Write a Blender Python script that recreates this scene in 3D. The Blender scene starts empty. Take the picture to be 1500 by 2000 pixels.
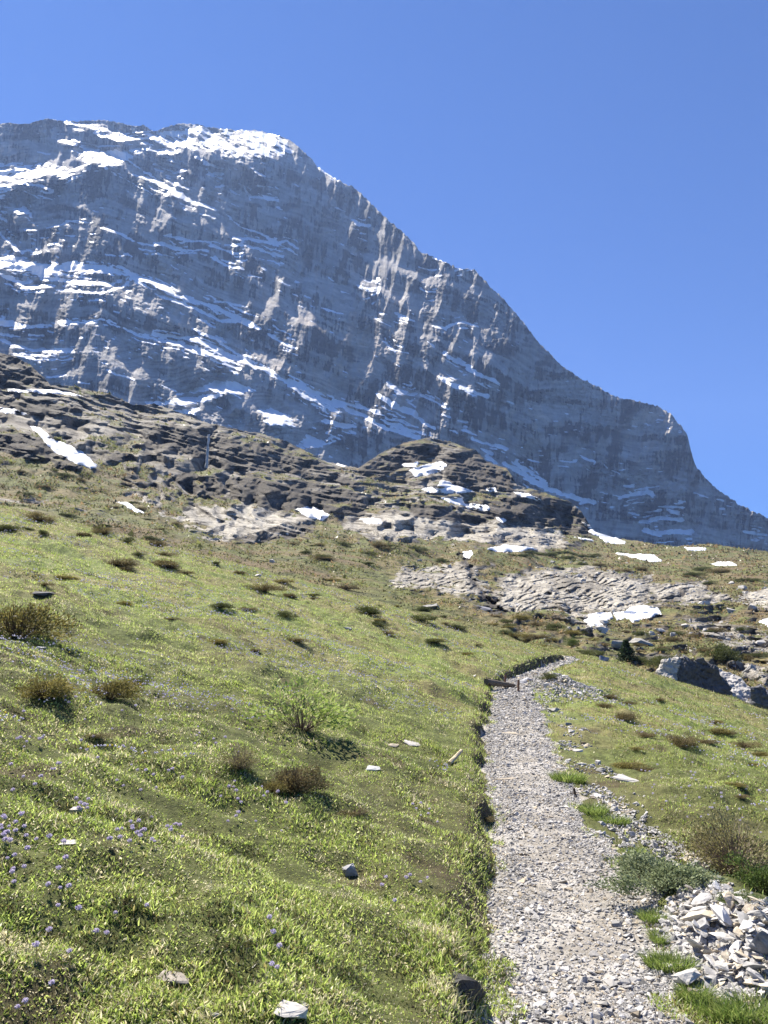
import bpy, math, numpy as np
from math import radians as R_
rng = np.random.default_rng(7)
SC = bpy.context.scene
COL = SC.collection
# ------------------------------------------------------------ camera, sky, sun
W, H, F = 1500.0, 2000.0, 1500.0          # photograph pixels used as measuring units
CAMH, PITCH = 1.5, R_(11.3)
cp, sp = math.cos(PITCH), math.sin(PITCH)
cam = bpy.data.cameras.new('camera'); camo = bpy.data.objects.new('camera', cam); COL.objects.link(camo)
camo.location = (0, 0, CAMH); camo.rotation_euler = (math.pi/2 + PITCH, 0, 0)
cam.sensor_fit = 'VERTICAL'; cam.sensor_height = 36; cam.lens = 27; cam.clip_start = 0.05; cam.clip_end = 20000
SC.camera = camo
SUN_EL, SUN_AZ = 57.0, -40.0              # azimuth measured from +Y towards +X
world = bpy.data.worlds.new('World'); SC.world = world; world.use_nodes = True
nt = world.node_tree; nt.nodes.clear()
sky = nt.nodes.new('ShaderNodeTexSky'); sky.sky_type = 'NISHITA'; sky.sun_disc = False
sky.sun_elevation = R_(SUN_EL); sky.sun_rotation = R_(SUN_AZ)
sky.altitude = 2000; sky.air_density = 1.0; sky.dust_density = 0.2; sky.ozone_density = 2.0
bg = nt.nodes.new('ShaderNodeBackground'); bg.inputs[1].default_value = 0.061
ow = nt.nodes.new('ShaderNodeOutputWorld')
mul = nt.nodes.new('ShaderNodeVectorMath'); mul.operation = 'MULTIPLY'; mul.inputs[1].default_value = (.29, .56, 1.0)
nt.links.new(sky.outputs[0], mul.inputs[0]); nt.links.new(mul.outputs[0], bg.inputs[0]); nt.links.new(bg.outputs[0], ow.inputs[0])
sun = bpy.data.lights.new('sun', 'SUN'); sun.energy = 5.0; sun.angle = R_(0.5); sun.color = (1.0, 0.93, 0.81)
suno = bpy.data.objects.new('sun', sun); COL.objects.link(suno)
from mathutils import Vector, Matrix
sdir = Vector((math.sin(R_(SUN_AZ))*math.cos(R_(SUN_EL)), math.cos(R_(SUN_AZ))*math.cos(R_(SUN_EL)), math.sin(R_(SUN_EL))))
suno.rotation_euler = sdir.to_track_quat('Z', 'Y').to_euler()
SC.view_settings.view_transform = 'Standard'; SC.view_settings.look = 'None'
SC.view_settings.exposure = 1.35; SC.view_settings.gamma = 1.0
SC.cycles.use_denoising = True; SC.cycles.max_bounces = 6; SC.cycles.volume_bounces = 0
SC.cycles.transparent_max_bounces = 8; SC.cycles.caustics_reflective = False; SC.cycles.caustics_refractive = False

# ------------------------------------------------------------ numpy helpers
_perm = np.random.default_rng(3).permutation(256).astype(np.int32); _perm = np.concatenate([_perm, _perm, _perm])
_g = np.random.default_rng(5).normal(size=(256, 3)); _g /= np.linalg.norm(_g, axis=1)[:, None]; _g = _g.astype(np.float32)
def noise(x, y, z=0.0, seed=0):
    x, y, z = np.broadcast_arrays(np.asarray(x, np.float64)+seed*17.31, np.asarray(y, np.float64)-seed*9.7, np.asarray(z, np.float64)+seed*5.3)
    xi, yi, zi = np.floor(x), np.floor(y), np.floor(z)
    fx, fy, fz = (x-xi).astype(np.float32), (y-yi).astype(np.float32), (z-zi).astype(np.float32)
    xi, yi, zi = xi.astype(np.int64) & 255, yi.astype(np.int64) & 255, zi.astype(np.int64) & 255
    u, v, w = [t*t*t*(t*(t*6-15)+10) for t in (fx, fy, fz)]
    out = 0
    for dx in (0, 1):
        wx = u if dx else 1-u
        for dy in (0, 1):
            wy = v if dy else 1-v
            for dz in (0, 1):
                wz = w if dz else 1-w
                h = _perm[_perm[_perm[(xi+dx) & 255]+((yi+dy) & 255)]+((zi+dz) & 255)]
                g = _g[h]
                out = out + wx*wy*wz*(g[..., 0]*(fx-dx)+g[..., 1]*(fy-dy)+g[..., 2]*(fz-dz))
    return out*2.2
def fbm(x, y, z=0.0, o=4, seed=0, lac=2.03, gain=0.5, ridged=False):
    a, s, t = 1.0, 0, 0
    x = np.asarray(x); y = np.asarray(y); z = np.asarray(z)
    for i in range(o):
        n = noise(x, y, z, seed+i*3)
        if ridged: n = 1-2*np.abs(n)
        s = s+a*n; t += a; a *= gain; x = x*lac; y = y*lac; z = z*lac
    return s/t
def ss(a, b, x):
    t = np.clip((x-a)/(b-a), 0, 1); return t*t*(3-2*t)
def blur(img, sy, sx):
    h, w = img.shape; py, px = int(4*sy)+1, int(4*sx)+1
    im = np.pad(img, ((py, py), (px, px)), mode='edge')
    fy = np.fft.fftfreq(im.shape[0])[:, None]; fx = np.fft.rfftfreq(im.shape[1])[None]
    k = np.exp(-2*np.pi**2*((fy*sy)**2+(fx*sx)**2))
    return np.fft.irfft2(np.fft.rfft2(im)*k, s=im.shape)[py:py+h, px:px+w]
def lerp(a, b, t): return a+(b-a)*t
def pl(s): return np.array([[float(q) for q in p.split(',')] for p in s.split()])
def prof(s):
    a = pl(s); return lambda x: np.interp(x, a[:, 0], a[:, 1])
def sdf_poly(P, X, Y):                    # >0 inside
    d = np.full(X.shape, 1e9); ins = np.zeros(X.shape, bool); n = len(P)
    for i in range(n):
        ax, ay = P[i]; bx, by = P[(i+1) % n]
        ex, ey = bx-ax, by-ay; wx, wy = X-ax, Y-ay
        t = np.clip((wx*ex+wy*ey)/(ex*ex+ey*ey+1e-9), 0, 1)
        d = np.minimum(d, (wx-ex*t)**2+(wy-ey*t)**2)
        c = ((ay <= Y) != (by <= Y)) & (X < (bx-ax)*(Y-ay)/(by-ay+1e-12)+ax)
        ins ^= c
    d = np.sqrt(d); return np.where(ins, d, -d)
def sdf_line(P, X, Y):
    d = np.full(X.shape, 1e9)
    for i in range(len(P)-1):
        ax, ay = P[i]; bx, by = P[i+1]
        ex, ey = bx-ax, by-ay; wx, wy = X-ax, Y-ay
        t = np.clip((wx*ex+wy*ey)/(ex*ex+ey*ey+1e-9), 0, 1)
        d = np.minimum(d, (wx-ex*t)**2+(wy-ey*t)**2)
    return np.sqrt(d)
def ray(px, py):
    u = (np.asarray(px, float)-750)/F; v = (1000-np.asarray(py, float))/F
    return u, cp-v*sp, sp+v*cp
def at(px, py, R):                        # point at horizontal range R along the line of sight
    x, y, z = ray(px, py); k = R/np.hypot(x, y)
    return np.stack([x*k, y*k, CAMH+z*k], -1)
# ------------------------------------------------------------ mesh and material helpers
def mesh(name, V, Fc, mat, parent=None, col=None, smooth=True, link=True):
    """Fc: list of int arrays (n,3)/(n,4), or one array"""
    if not isinstance(Fc, list): Fc = [Fc]
    me = bpy.data.meshes.new(name)
    V = np.ascontiguousarray(V, np.float32); me.vertices.add(len(V)); me.vertices.foreach_set('co', V.ravel())
    idx = np.concatenate([f.ravel() for f in Fc]).astype(np.int32)
    tot = np.concatenate([np.full(len(f), f.shape[1]) for f in Fc]).astype(np.int32)
    st = np.concatenate([[0], np.cumsum(tot)[:-1]]).astype(np.int32)
    me.loops.add(len(idx)); me.loops.foreach_set('vertex_index', idx)
    me.polygons.add(len(tot)); me.polygons.foreach_set('loop_start', st)
    me.polygons.foreach_set('use_smooth', np.full(len(tot), smooth))
    if col is not None:
        c = np.ones((len(V), 4), np.float32); c[:, :3] = np.clip(col, 0, 1)
        a = me.color_attributes.new('Col', 'FLOAT_COLOR', 'POINT'); a.data.foreach_set('color', c.ravel())
    me.update(calc_edges=True)
    if mat: me.materials.append(mat)
    o = bpy.data.objects.new(name, me)
    if link: COL.objects.link(o)
    if parent: o.parent = parent
    return o
def tag(o, label=None, cat=None, group=None, kind=None):
    if label: o['label'] = label
    if cat: o['category'] = cat
    if group: o['group'] = group
    if kind: o['kind'] = kind
    return o
def empty(name, loc=(0, 0, 0), rz=0):
    e = bpy.data.objects.new(name, None); COL.objects.link(e); e.location = loc; e.rotation_euler = (0, 0, rz); e.empty_display_size = .1
    return e
def copy_tree(o, parent=None):
    c = o.copy(); COL.objects.link(c); c.parent = parent
    for ch in [q for q in PROTO_CH.get(o.name, [])]: copy_tree(ch, c)
    return c
PROTO_CH = {}
def grid_faces(nr, nc):
    i = np.arange(nr*nc).reshape(nr, nc)
    return np.stack([i[:-1, :-1], i[1:, :-1], i[1:, 1:], i[:-1, 1:]], -1).reshape(-1, 4)
def submesh(name, V, Fc, sel, mat, col=None, off=None, **k):
    f = Fc[sel]; u, inv = np.unique(f, return_inverse=True); f = inv.reshape(f.shape)
    v = V[u] if off is None else V[u]+off[u]
    return mesh(name, v, f, mat, col=None if col is None else col[u], **k)
def mat(name, rough=0.9, spec=0.2, trans=None, noise_scale=None, noise_amt=0.3, bump=None, col=None, sss=None, tint2=None, bump2=None):
    m = bpy.data.materials.new(name); m.use_nodes = True; n = m.node_tree; L = n.links; b = n.nodes['Principled BSDF']
    b.inputs['Roughness'].default_value = rough; b.inputs['Specular IOR Level'].default_value = spec
    if col is None:
        a = n.nodes.new('ShaderNodeVertexColor'); a.layer_name = 'Col'; cs = a.outputs[0]
    else:
        a = n.nodes.new('ShaderNodeRGB'); a.outputs[0].default_value = (*col, 1); cs = a.outputs[0]
    geo = n.nodes.new('ShaderNodeNewGeometry')
    if noise_scale:
        t = n.nodes.new('ShaderNodeTexNoise'); t.inputs['Scale'].default_value = noise_scale; t.inputs['Detail'].default_value = 6
        t.inputs['Roughness'].default_value = .65
        L.new(geo.outputs['Position'], t.inputs['Vector'])
        r = n.nodes.new('ShaderNodeMapRange'); L.new(t.outputs[0], r.inputs[0])
        r.inputs[1].default_value = .3; r.inputs[2].default_value = .7
        r.inputs[3].default_value = 1-noise_amt; r.inputs[4].default_value = 1+noise_amt
        mx = n.nodes.new('ShaderNodeVectorMath'); mx.operation = 'SCALE'
        L.new(cs, mx.inputs[0]); L.new(r.outputs[0], mx.inputs['Scale']); cs = mx.outputs[0]
    L.new(cs, b.inputs['Base Color'])
    nrm = None
    for bb in (bump, bump2):
        if bb:
            t = n.nodes.new('ShaderNodeTexNoise'); t.inputs['Scale'].default_value = bb[0]; t.inputs['Detail'].default_value = 8
            t.inputs['Roughness'].default_value = .65
            mp = n.nodes.new('ShaderNodeMapping'); L.new(geo.outputs['Position'], mp.inputs[0]); L.new(mp.outputs[0], t.inputs['Vector'])
            if len(bb) > 3: mp.inputs['Scale'].default_value = bb[3]
            if len(bb) > 4: mp.inputs['Rotation'].default_value = bb[4]
            bp = n.nodes.new('ShaderNodeBump'); bp.inputs['Strength'].default_value = bb[1]; bp.inputs['Distance'].default_value = bb[2]
            L.new(t.outputs[0], bp.inputs['Height'])
            if nrm: L.new(nrm, bp.inputs['Normal'])
            nrm = bp.outputs[0]
    if nrm: L.new(nrm, b.inputs['Normal'])
    if trans:
        tr = n.nodes.new('ShaderNodeBsdfTranslucent'); L.new(cs, tr.inputs[0])
        mi = n.nodes.new('ShaderNodeMixShader'); mi.inputs[0].default_value = trans
        L.new(b.outputs[0], mi.inputs[1]); L.new(tr.outputs[0], mi.inputs[2])
        L.new(mi.outputs[0], n.nodes['Material Output'].inputs[0])
    return m
M_ROCKFAR = mat('mountain_rock', noise_scale=.05, noise_amt=.25, bump=(.035, .8, 10, (1, 1, .4)), bump2=(.16, .8, 2.5))
M_SNOW = mat('snow', rough=.6, col=(.74, .75, .77), bump=(.5, .3, .5))
M_HILL = mat('hillside_ground', noise_scale=1.6, noise_amt=.6, bump=(.45, .9, .5, (1, 1, 6), (.06, .1, 0)), bump2=(2.2, .5, .12))
M_EARTH = mat('meadow_ground', noise_scale=14, noise_amt=.45, bump=(22, .8, .03))
M_PATH = mat('path_ground', noise_scale=30, noise_amt=.35, bump=(45, .8, .012))
M_GRASS = mat('grass_blades', rough=.42, spec=.5, trans=.55)
M_STONE = mat('stone', rough=.8, spec=.3, noise_scale=18, noise_amt=.22, bump=(30, .5, .01))
M_LEAF = mat('shrub_leaves', rough=.6, spec=.25, trans=.35)
M_TWIG = mat('twigs', rough=.9, noise_scale=40)
M_WATER = mat('falling_water', rough=.5, spec=.3, col=(.42, .44, .46), noise_scale=1.4, noise_amt=.5, bump=(2, .5, .3, (1, 1, .1)))
M_FLOWER = mat('flower_heads', rough=.7, trans=.3)

# ============================================================ MOUNTAIN
RX0, RY0 = -150, 200                       # raster of painted measurements, one cell a photo pixel
RW, RH = 1800, 1250
YY, XX = np.mgrid[RY0:RY0+RH, RX0:RX0+RW].astype(np.float32)
def samp(img, px, py):
    x = np.clip(px-RX0, 0, RW-1.001); y = np.clip(py-RY0, 0, RH-1.001)
    xi, yi = x.astype(int), y.astype(int); fx, fy = x-xi, y-yi
    return (img[yi, xi]*(1-fx)+img[yi, xi+1]*fx)*(1-fy)+(img[yi+1, xi]*(1-fx)+img[yi+1, xi+1]*fx)*fy
wx_ = 14*fbm(XX/30, YY/14, 0, 5, 11); wy_ = 7*fbm(XX/26, YY/10, 3, 5, 12)
def paint(img, P, w=None, edge=4.0, warp=1.0, cap=1.1):
    x0, y0 = P.min(0)-30; x1, y1 = P.max(0)+30
    a, b = int(max(0, y0-RY0)), int(min(RH, y1-RY0)); c, d = int(max(0, x0-RX0)), int(min(RW, x1-RX0))
    X = XX[a:b, c:d]+wx_[a:b, c:d]*warp; Y = YY[a:b, c:d]+wy_[a:b, c:d]*warp
    s = sdf_poly(P, X, Y) if w is None else w/2-sdf_line(P, X, Y)
    v = np.clip(s/edge+.5, 0, cap) if w is None else np.clip(s/max(2.5, w*.6)+.5, 0, cap)
    img[a:b, c:d] = np.maximum(img[a:b, c:d], v)
ridge = prof("-200,310 -60,262 0,243 15,239 40,244 60,240 92,231 125,237 150,238 185,233 215,236 250,244 270,246 278,243 300,256 315,251 345,242 380,242 400,247 440,252 510,257 545,266 570,276 585,288 600,302 625,328 660,350 690,363 715,385 740,410 760,430 790,455 810,475 822,492 845,500 870,511 890,522 905,524 925,526 945,545 970,570 995,597 1020,625 1045,660 1060,675 1070,685 1100,715 1130,735 1160,750 1185,765 1215,778 1235,780 1265,788 1290,795 1310,808 1330,830 1343,850 1350,880 1357,905 1385,940 1410,960 1430,975 1445,985 1460,990 1475,1000 1495,1008 1560,1040 1700,1090")
hillsky = prof("-200,630 -60,660 0,690 30,698 60,714 85,738 100,752 160,757 210,768 260,792 300,788 420,830 500,845 560,862 600,884 640,902 700,915 740,887 790,865 830,855 870,860 930,880 950,902 990,915 1010,948 1060,962 1110,978 1135,1000 1160,1038 1210,1052 1270,1060 1320,1068 1380,1062 1430,1068 1500,1078 1700,1090")
SNOW_POLY = """0,317 30,316 60,322 100,322 130,331 110,345 85,343 60,354 25,358 0,352 -150,345 -150,310
0,355 25,362 12,375 8,390 0,386 -60,380
165,290 200,297 240,292 270,299 250,312 235,324 205,328 185,318 165,312
302,259 340,256 380,246 400,249 440,255 500,258 545,268 560,278 575,297 555,300 540,305 530,312 505,312 470,308 430,300 400,292 370,288 330,285 305,278
312,288 330,292 350,294 328,304 312,298
-150,500 0,500 20,495 45,502 80,515 115,515 135,510 180,512 215,518 250,535 262,541 240,539 205,537 180,532 150,535 130,533 105,536 80,543 60,533 30,527 0,522 -150,520
-150,605 0,614 30,628 50,636 90,630 130,624 160,627 192,619 215,627 240,641 215,635 190,629 150,637 120,635 80,641 50,645 0,638 -150,630
342,771 400,752 430,741 455,745 500,762 470,765 476,775 445,768 400,762 380,770
270,787 330,782 380,775 430,766 440,773 400,785 360,791 300,791
325,803 390,796 385,808 350,810
530,796 555,810 575,820 560,823 578,833 540,830 512,826 525,818 505,808 490,805
603,849 630,860 637,874 600,878 578,870""".split('\n')
SNOW_LINES = """6:109,232 150,243 168,244 199,266 240,273 300,268
2:135,251 170,258
3:195,250 230,262
5:115,275 135,281 165,290 195,298 240,296 290,292 330,300 350,297
5:45,358 75,362 106,372 104,376 80,372
2:45,372 75,388
2:80,380 100,392
4:110,345 135,335 165,322 175,318
4:118,343 132,344
3:75,295 97,302
5:28,412 45,409 60,418 62,425
5:0,420 15,432
4:50,448 75,452
3:90,447 130,435 150,430 165,434
3:195,445 215,448 250,460
2.5:215,335 250,352 298,380
4:255,340 290,350 340,375 360,385
2:253,315 280,335 300,345
5:385,305 400,318 420,325 440,330
4:300,320 322,330 340,335
5:340,338 360,333
7:300,352 330,368 350,378 375,395 420,408
2:340,358 370,370
4:475,365 490,385 545,392
3:500,378 530,388
3:505,362 535,367
3:420,365 440,363
2.5:445,370 465,381
3:500,335 520,345
2:445,428 480,447 525,462
5:622,327 640,338 660,351
4:0,455 20,475 45,495
7:80,545 130,548 180,553 220,555
7:40,562 80,560 110,556
5:110,565 150,570 205,572
5:215,568 240,560 255,548
7:0,535 25,545 45,555 60,550
8:230,522 265,540 300,553 320,565 340,575 380,590
4:200,445 235,458 270,475 300,480 320,478 350,488
3:205,497 225,500
3:230,500 250,494 260,500
3:95,478 110,475 120,480
2:90,490 115,502
4:45,490 70,485
7:0,665 25,672 60,683 100,685 143,685
6:0,652 25,655
3:55,652 88,655
4:240,642 270,655 300,662 340,668 360,670
4:300,478 330,478 345,488 375,488 403,490
3:335,462 370,470 410,472
5:410,478 440,490 465,497 480,492
4:440,478 475,478 500,485 520,492 555,500
5:455,465 500,470 540,475 560,470 583,485
2:410,503 420,510
4:418,503 440,518 475,525
3:482,538 510,542
2:545,547 565,558
10:300,550 320,560 345,577 380,588 420,600 450,615 480,628 505,640
6:320,578 360,595 400,610 430,625 460,625
3:420,590 450,593 480,600
5:525,652 545,665 580,680
2:595,578 612,590
3:627,600 645,607 668,613
8:300,652 340,658 380,664 420,680 450,695 480,708 500,718
6:378,642 400,655 430,668 460,690 490,705
9:315,664 350,672 390,685 420,697 450,703
5:410,700 440,712 470,722
6:505,715 540,737 570,750 600,765 640,785 660,795
6:555,743 590,770 630,790 660,803
4:635,860 655,852 665,858
2:655,405 680,415
6:690,430 705,440 725,440
3:845,502 860,508 870,512
4:888,528 905,524
3:915,528 925,527
2:815,520 840,528 870,525
3:850,540 862,538
5:700,558 720,565 740,562 742,570 725,578
3:708,585 720,584
4:818,562 830,570 848,570
2:640,543 652,550
2:668,570 680,576
3:740,610 760,616
5:775,613 795,622 808,628
3:733,622 765,638
3:768,628 782,633
5:845,637 870,640 890,632 905,630 935,637
4:748,668 770,685 800,692
2:830,662 850,680
7:868,690 885,702 905,710 925,725 945,735 975,748
7:858,738 880,752 905,758 930,770 950,775
8:560,742 600,760 630,780 660,790 700,808 740,830 780,845 820,855
5:652,780 680,790 720,800 740,803
7:755,750 775,760 800,772 812,768
8:737,772 770,793 800,805 825,820 845,838
5:822,770 850,785 870,797
4:862,810 880,815
8:635,822 660,830 695,833
5:745,820 790,835 830,850
4:895,822 912,825
3:880,840 895,848
3:905,838 930,850
6:922,855 945,865 975,872 990,878
7:940,878 960,885
5:950,890 970,905
10:985,905 1020,925 1050,945 1080,958 1120,972 1160,980
6:1005,900 1040,925 1070,945
2:1030,898 1060,903
3:1092,900 1128,900
2:1087,910 1110,911
4:1133,890 1150,898 1160,904
3:1135,985 1160,978
2:1170,960 1200,966 1215,975
5:1222,950 1235,947
9:1210,972 1240,965 1265,962 1275,968
3:1240,955 1285,949
5:1285,991 1335,990
4:1303,1002 1328,1003
5:1230,1000 1245,1005
7:1250,1020 1300,1012 1330,1015
10:1260,1035 1290,1042 1320,1038 1350,1038
2:1353,963 1385,973
3:1315,983 1340,980
2:1403,973 1412,978
2:1408,993 1418,995
5:1455,1037 1480,1045 1498,1045
3:1180,905 1186,914
2:1195,920 1215,927
3:205,722 240,735 262,742
3:95,737 130,733
2:150,743 175,749
2:410,750 420,748
3:180,820 200,826""".split('\n')
snow_img = np.zeros((RH, RW), np.float32)
for i, s in enumerate(SNOW_POLY): paint(snow_img, pl(s), edge=15 if i < 7 else 8, warp=.5, cap=.60 if i == 3 else .70 if i < 4 else 1.1)
rs_ = np.random.default_rng(19)
for s in SNOW_LINES:
    w, p = s.split(':'); Pq = pl(p)
    if float(w) >= 4:
        for _ in range(6):
            i0 = rs_.random(); i1 = min(1, i0+rs_.uniform(.15, .5)); tq = np.linspace(i0, i1, 4); L_ = len(Pq)-1
            Q = np.stack([np.interp(tq*L_, np.arange(L_+1), Pq[:, k]) for k in (0, 1)], -1)+[0, rs_.choice([-1, 1])*rs_.uniform(4, 20)]
            paint(snow_img, Q, w=rs_.uniform(1.8, 3.2), warp=.6)
    paint(snow_img, pl(p), w=float(w)*.9+.9, warp=.5, cap=1.1)
fine = fbm(XX/9+YY/60, YY/3.2-XX/14, 0, 4, 21)
tr_s = YY-.42*np.clip(XX-200, 0, 850)-.10*np.clip(XX-1050, 0, 600)
spk = fbm(XX/22, tr_s/4.2, 7, 4, 23)
speck = ss(.28, .38, spk)*ss(-.02, .2, fbm(XX/90, tr_s/45, 2, 3, 31)+.16*(XX < 620)-.08)
fine2 = fbm(XX/26+YY/30, YY/7-XX/40, 5, 4, 22)
fine = fbm(XX/11, tr_s/2.3, 0, 4, 21); fine2 = fbm(XX/34, tr_s/6, 5, 4, 22)
snow_img = np.maximum(snow_img+(fine*.8+fine2*.55)*ss(0, .3, snow_img), speck*.8*(snow_img < .2))
snow_soft = blur(np.clip(snow_img, 0, 1), .6, 1.1)

NC, NR = 1500, 640
px1 = np.linspace(-140, 1640, NC)
top = ridge(px1)+3.0*fbm(px1/22, 0*px1, 0, 4, 41)+3.2*ss(560, 640, px1)*fbm(px1/13, 0*px1, 4, 3, 43, ridged=True)+1.5*noise(px1/5, 1.5, 0, 42)*(px1 > 60)
bot = np.maximum(hillsky(px1)+45, top+25)
t = np.linspace(1, 0, NR)[:, None]
PX = np.broadcast_to(px1, (NR, NC)).copy(); PY = top+(bot-top)*t          # row 0 = foot
def tanel(a, b):
    r = ray(a, b); return r[2]/np.hypot(r[0], r[1])
E = tanel(PX, PY)                    # tangent of elevation
Er = tanel(XX, YY); dEr = -np.gradient(Er, axis=0)
def poisson(h, alpha, L):                  # relief whose rise per row is h, coherent sideways
    pad = 60; g = np.pad(h, pad); ky = 2*np.pi*np.fft.fftfreq(g.shape[0])[:, None]; kx = 2*np.pi*np.fft.rfftfreq(g.shape[1])[None]
    return np.fft.irfft2(-1j*ky*np.fft.rfft2(g)/(ky**2+alpha*kx**2+1/L**2), s=g.shape)[pad:-pad, pad:-pad]
SN = samp(snow_soft, PX, PY)
Rb = np.interp(px1, [-140, 0, 400, 700, 1000, 1300, 1640], [760, 800, 800, 860, 950, 1150, 1300])
th0 = np.tan(np.radians(np.interp(px1, [-140, 300, 700, 1100, 1400, 1640], [50, 51, 56, 60, 62, 55])))[None]*np.ones((NR, 1))
th0 = np.maximum(th0, E+.28)
dE = np.diff(E, axis=0)
base = np.concatenate([np.zeros((1, NC)), np.cumsum(1/(th0-E)[1:]*dE, axis=0)])
def blurx(a, s):
    k = np.exp(-.5*(np.arange(-int(3*s), int(3*s)+1)/s)**2); k /= k.sum(); p = len(k)//2
    ap = np.pad(a, ((0, 0), (p, p)), mode='edge'); out = np.zeros_like(a)
    for i, q in enumerate(k): out += q*ap[:, i:i+a.shape[1]]
    return out
# ledges: long bands dipping to the right, on the raster
tb = np.tan(np.radians(np.interp(XX[0], [-140, 300, 700, 1100, 1400, 1640], [50, 51, 56, 60, 62, 55])))[None]*np.ones_like(XX)
tb = np.maximum(tb, Er+.28)
slab = ss(0, 50, YY-640-np.maximum(0, XX-330)*.50)*ss(720, 600, XX)
tr_ = YY-.42*np.clip(XX-200, 0, 850)-.10*np.clip(XX-1050, 0, 600)+16*fbm(XX/150, YY/90, 0, 3, 50)
ledge = np.tanh(3.2*fbm(XX/190, tr_/34, 0, 4, 51)+.55)*.8+.45*np.tanh(3*fbm(XX/70, tr_/11, 2, 3, 52))
tl = np.exp(np.log(tb)+.95*ledge+.25*fbm(XX/30, YY/14, 4, 4, 55))
tl = tl*(1-ss(.3, .8, snow_soft)*.5)*(1-.12*slab)+.3*(snow_soft < .3)
lit = ss(720, 460, XX)
tl = np.maximum(tl, Er+lerp(.24, .09, ss(.3, .8, snow_soft)*lit))
up_ = (1/(tl-Er)-1/(tb-Er))*dEr
inside = (YY > ridge(XX[0])[None]-2)*ss(0, 30, hillsky(XX[0])[None]+60-YY)
D = samp(poisson(-up_*inside, .16, 45.0), PX, PY)
lnR = np.log(Rb)[None]+blurx(base, 25)+D
# buttresses and flutings
calm = 1-.8*ss(.3, .8, SN); wall = ss(-.2, .25, fbm(PX/130, PY/60-PX/200, 3, 2, 67))
flut = fbm(PX/75+PY/260, PY/240, 2, 3, 61, ridged=True)*.022+fbm(PX/17+PY/60, PY/90, 5, 3, 62, ridged=True)*.0040*calm
lnR = lnR-flut+.0032*fbm(PX/8, PY/6, 3, 4, 66)*calm*lerp(.5, 1.5, wall)-.05*fbm(PX/330+.3, PY/420, 8, 2, 63)
VM = at(PX, PY, np.exp(lnR)).reshape(-1, 3)
# shoulder behind the ridge so the summit is no cut-out
back = []
for k in range(1, 7):
    rr = np.exp(lnR[-1])+k*25; p = at(px1, PY[-1], rr); p[:, 2] -= (k*25)*(E[-1]+.35+.12*k); back.append(p)
VM = np.concatenate([VM]+back); NR2 = NR+6
FM = grid_faces(NR2, NC)[:, ::-1]
pxv = np.concatenate([PX.ravel(), np.tile(px1, 6)]); pyv = np.concatenate([PY.ravel(), np.tile(PY[-1], 6)])
# rock colours: pale limestone, dark wet streaks and painted ledge shade, warm stained patches
st = .75*fbm(pxv/17+pyv/90, pyv/85, 1, 5, 71, gain=.6)+.35*fbm(pxv/4.5, pyv/40, 3, 3, 70)
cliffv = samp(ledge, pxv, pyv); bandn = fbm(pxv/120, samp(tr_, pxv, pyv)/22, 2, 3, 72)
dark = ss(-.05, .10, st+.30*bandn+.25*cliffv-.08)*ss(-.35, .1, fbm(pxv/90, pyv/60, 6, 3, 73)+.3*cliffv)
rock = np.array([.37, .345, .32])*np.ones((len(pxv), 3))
rock *= (1+.30*fbm(pxv/30, pyv/18, 9, 4, 74))[:, None]
warm = np.clip(np.exp(-((pxv-650)/110)**2-((pyv-690)/75)**2)+np.exp(-((pxv-1010)/90)**2-((pyv-830)/60)**2)*.8+np.exp(-((pxv-1250)/110)**2-((pyv-880)/70)**2)*.8, 0, 1)*ss(-.2, .3, fbm(pxv/25, pyv/25, 1, 3, 76))
rock = lerp(rock, np.array([.50, .39, .29]), (.7*warm)[:, None])
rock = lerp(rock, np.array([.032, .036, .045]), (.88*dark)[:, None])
rock *= (1+.35*fbm(pxv/60, samp(tr_, pxv, pyv)/5, 3, 3, 77))[:, None]
sl_ = samp(slab, pxv, pyv)*ss(-.5, 0, fbm(pxv/60, pyv/40, 3, 3, 78)); lay_ = fbm(pxv/90, (pyv+.12*pxv)/4.2+2.5*fbm(pxv/70, pyv/50, 1, 3, 80), 3, 3, 79)
rock = lerp(rock, np.array([.36, .345, .33])*(1+.75*lay_)[:, None], (.75*sl_)[:, None])
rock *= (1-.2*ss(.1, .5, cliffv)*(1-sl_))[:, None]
cx = samp(snow_soft, pxv, pyv)
fc = cx[FM].mean(1) > .52
# snow only above the ground line of the raster for the back rows
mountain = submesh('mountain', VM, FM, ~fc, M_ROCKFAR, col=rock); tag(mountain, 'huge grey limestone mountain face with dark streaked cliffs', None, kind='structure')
up = np.zeros_like(VM); up[:, 2] = .25
msnow = submesh('snow', VM, FM, fc, M_SNOW, off=up); tag(msnow, 'broken bands and fields of snow on the mountain ledges', 'snow', kind='stuff')
# ============================================================ ROCKY HILLSIDE between meadow and mountain
CP = """-150,1300,50 -150,1150,68 -150,1030,88 -150,980,112 -150,900,150 -150,800,225 -150,700,300 -150,600,360
0,1300,42 0,1150,62 0,1040,86 0,985,112 0,900,155 0,850,190 0,765,262 0,690,310 0,600,360
300,1300,42 300,1180,56 300,1100,78 300,1050,100 300,1000,132 300,900,210 300,800,310 300,740,350
600,1350,38 600,1230,52 600,1140,76 600,1090,105 600,1050,150 600,1000,215 600,950,270 600,880,340 600,800,380
900,1350,40 900,1240,56 900,1190,78 900,1130,112 900,1080,165 900,1040,225 900,1000,270 900,930,330 900,865,390 900,800,420
1200,1450,28 1200,1330,42 1200,1260,64 1200,1200,94 1200,1150,122 1200,1110,175 1200,1080,250 1200,1050,340 1200,980,380
1500,1500,27 1500,1400,36 1500,1330,54 1500,1250,80 1500,1200,102 1500,1130,155 1500,1100,225 1500,1078,320 1500,1000,380
1700,1500,27 1700,1400,38 1700,1330,54 1700,1250,80 1700,1200,102 1700,1130,155 1700,1100,225 1700,1078,320"""
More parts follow.
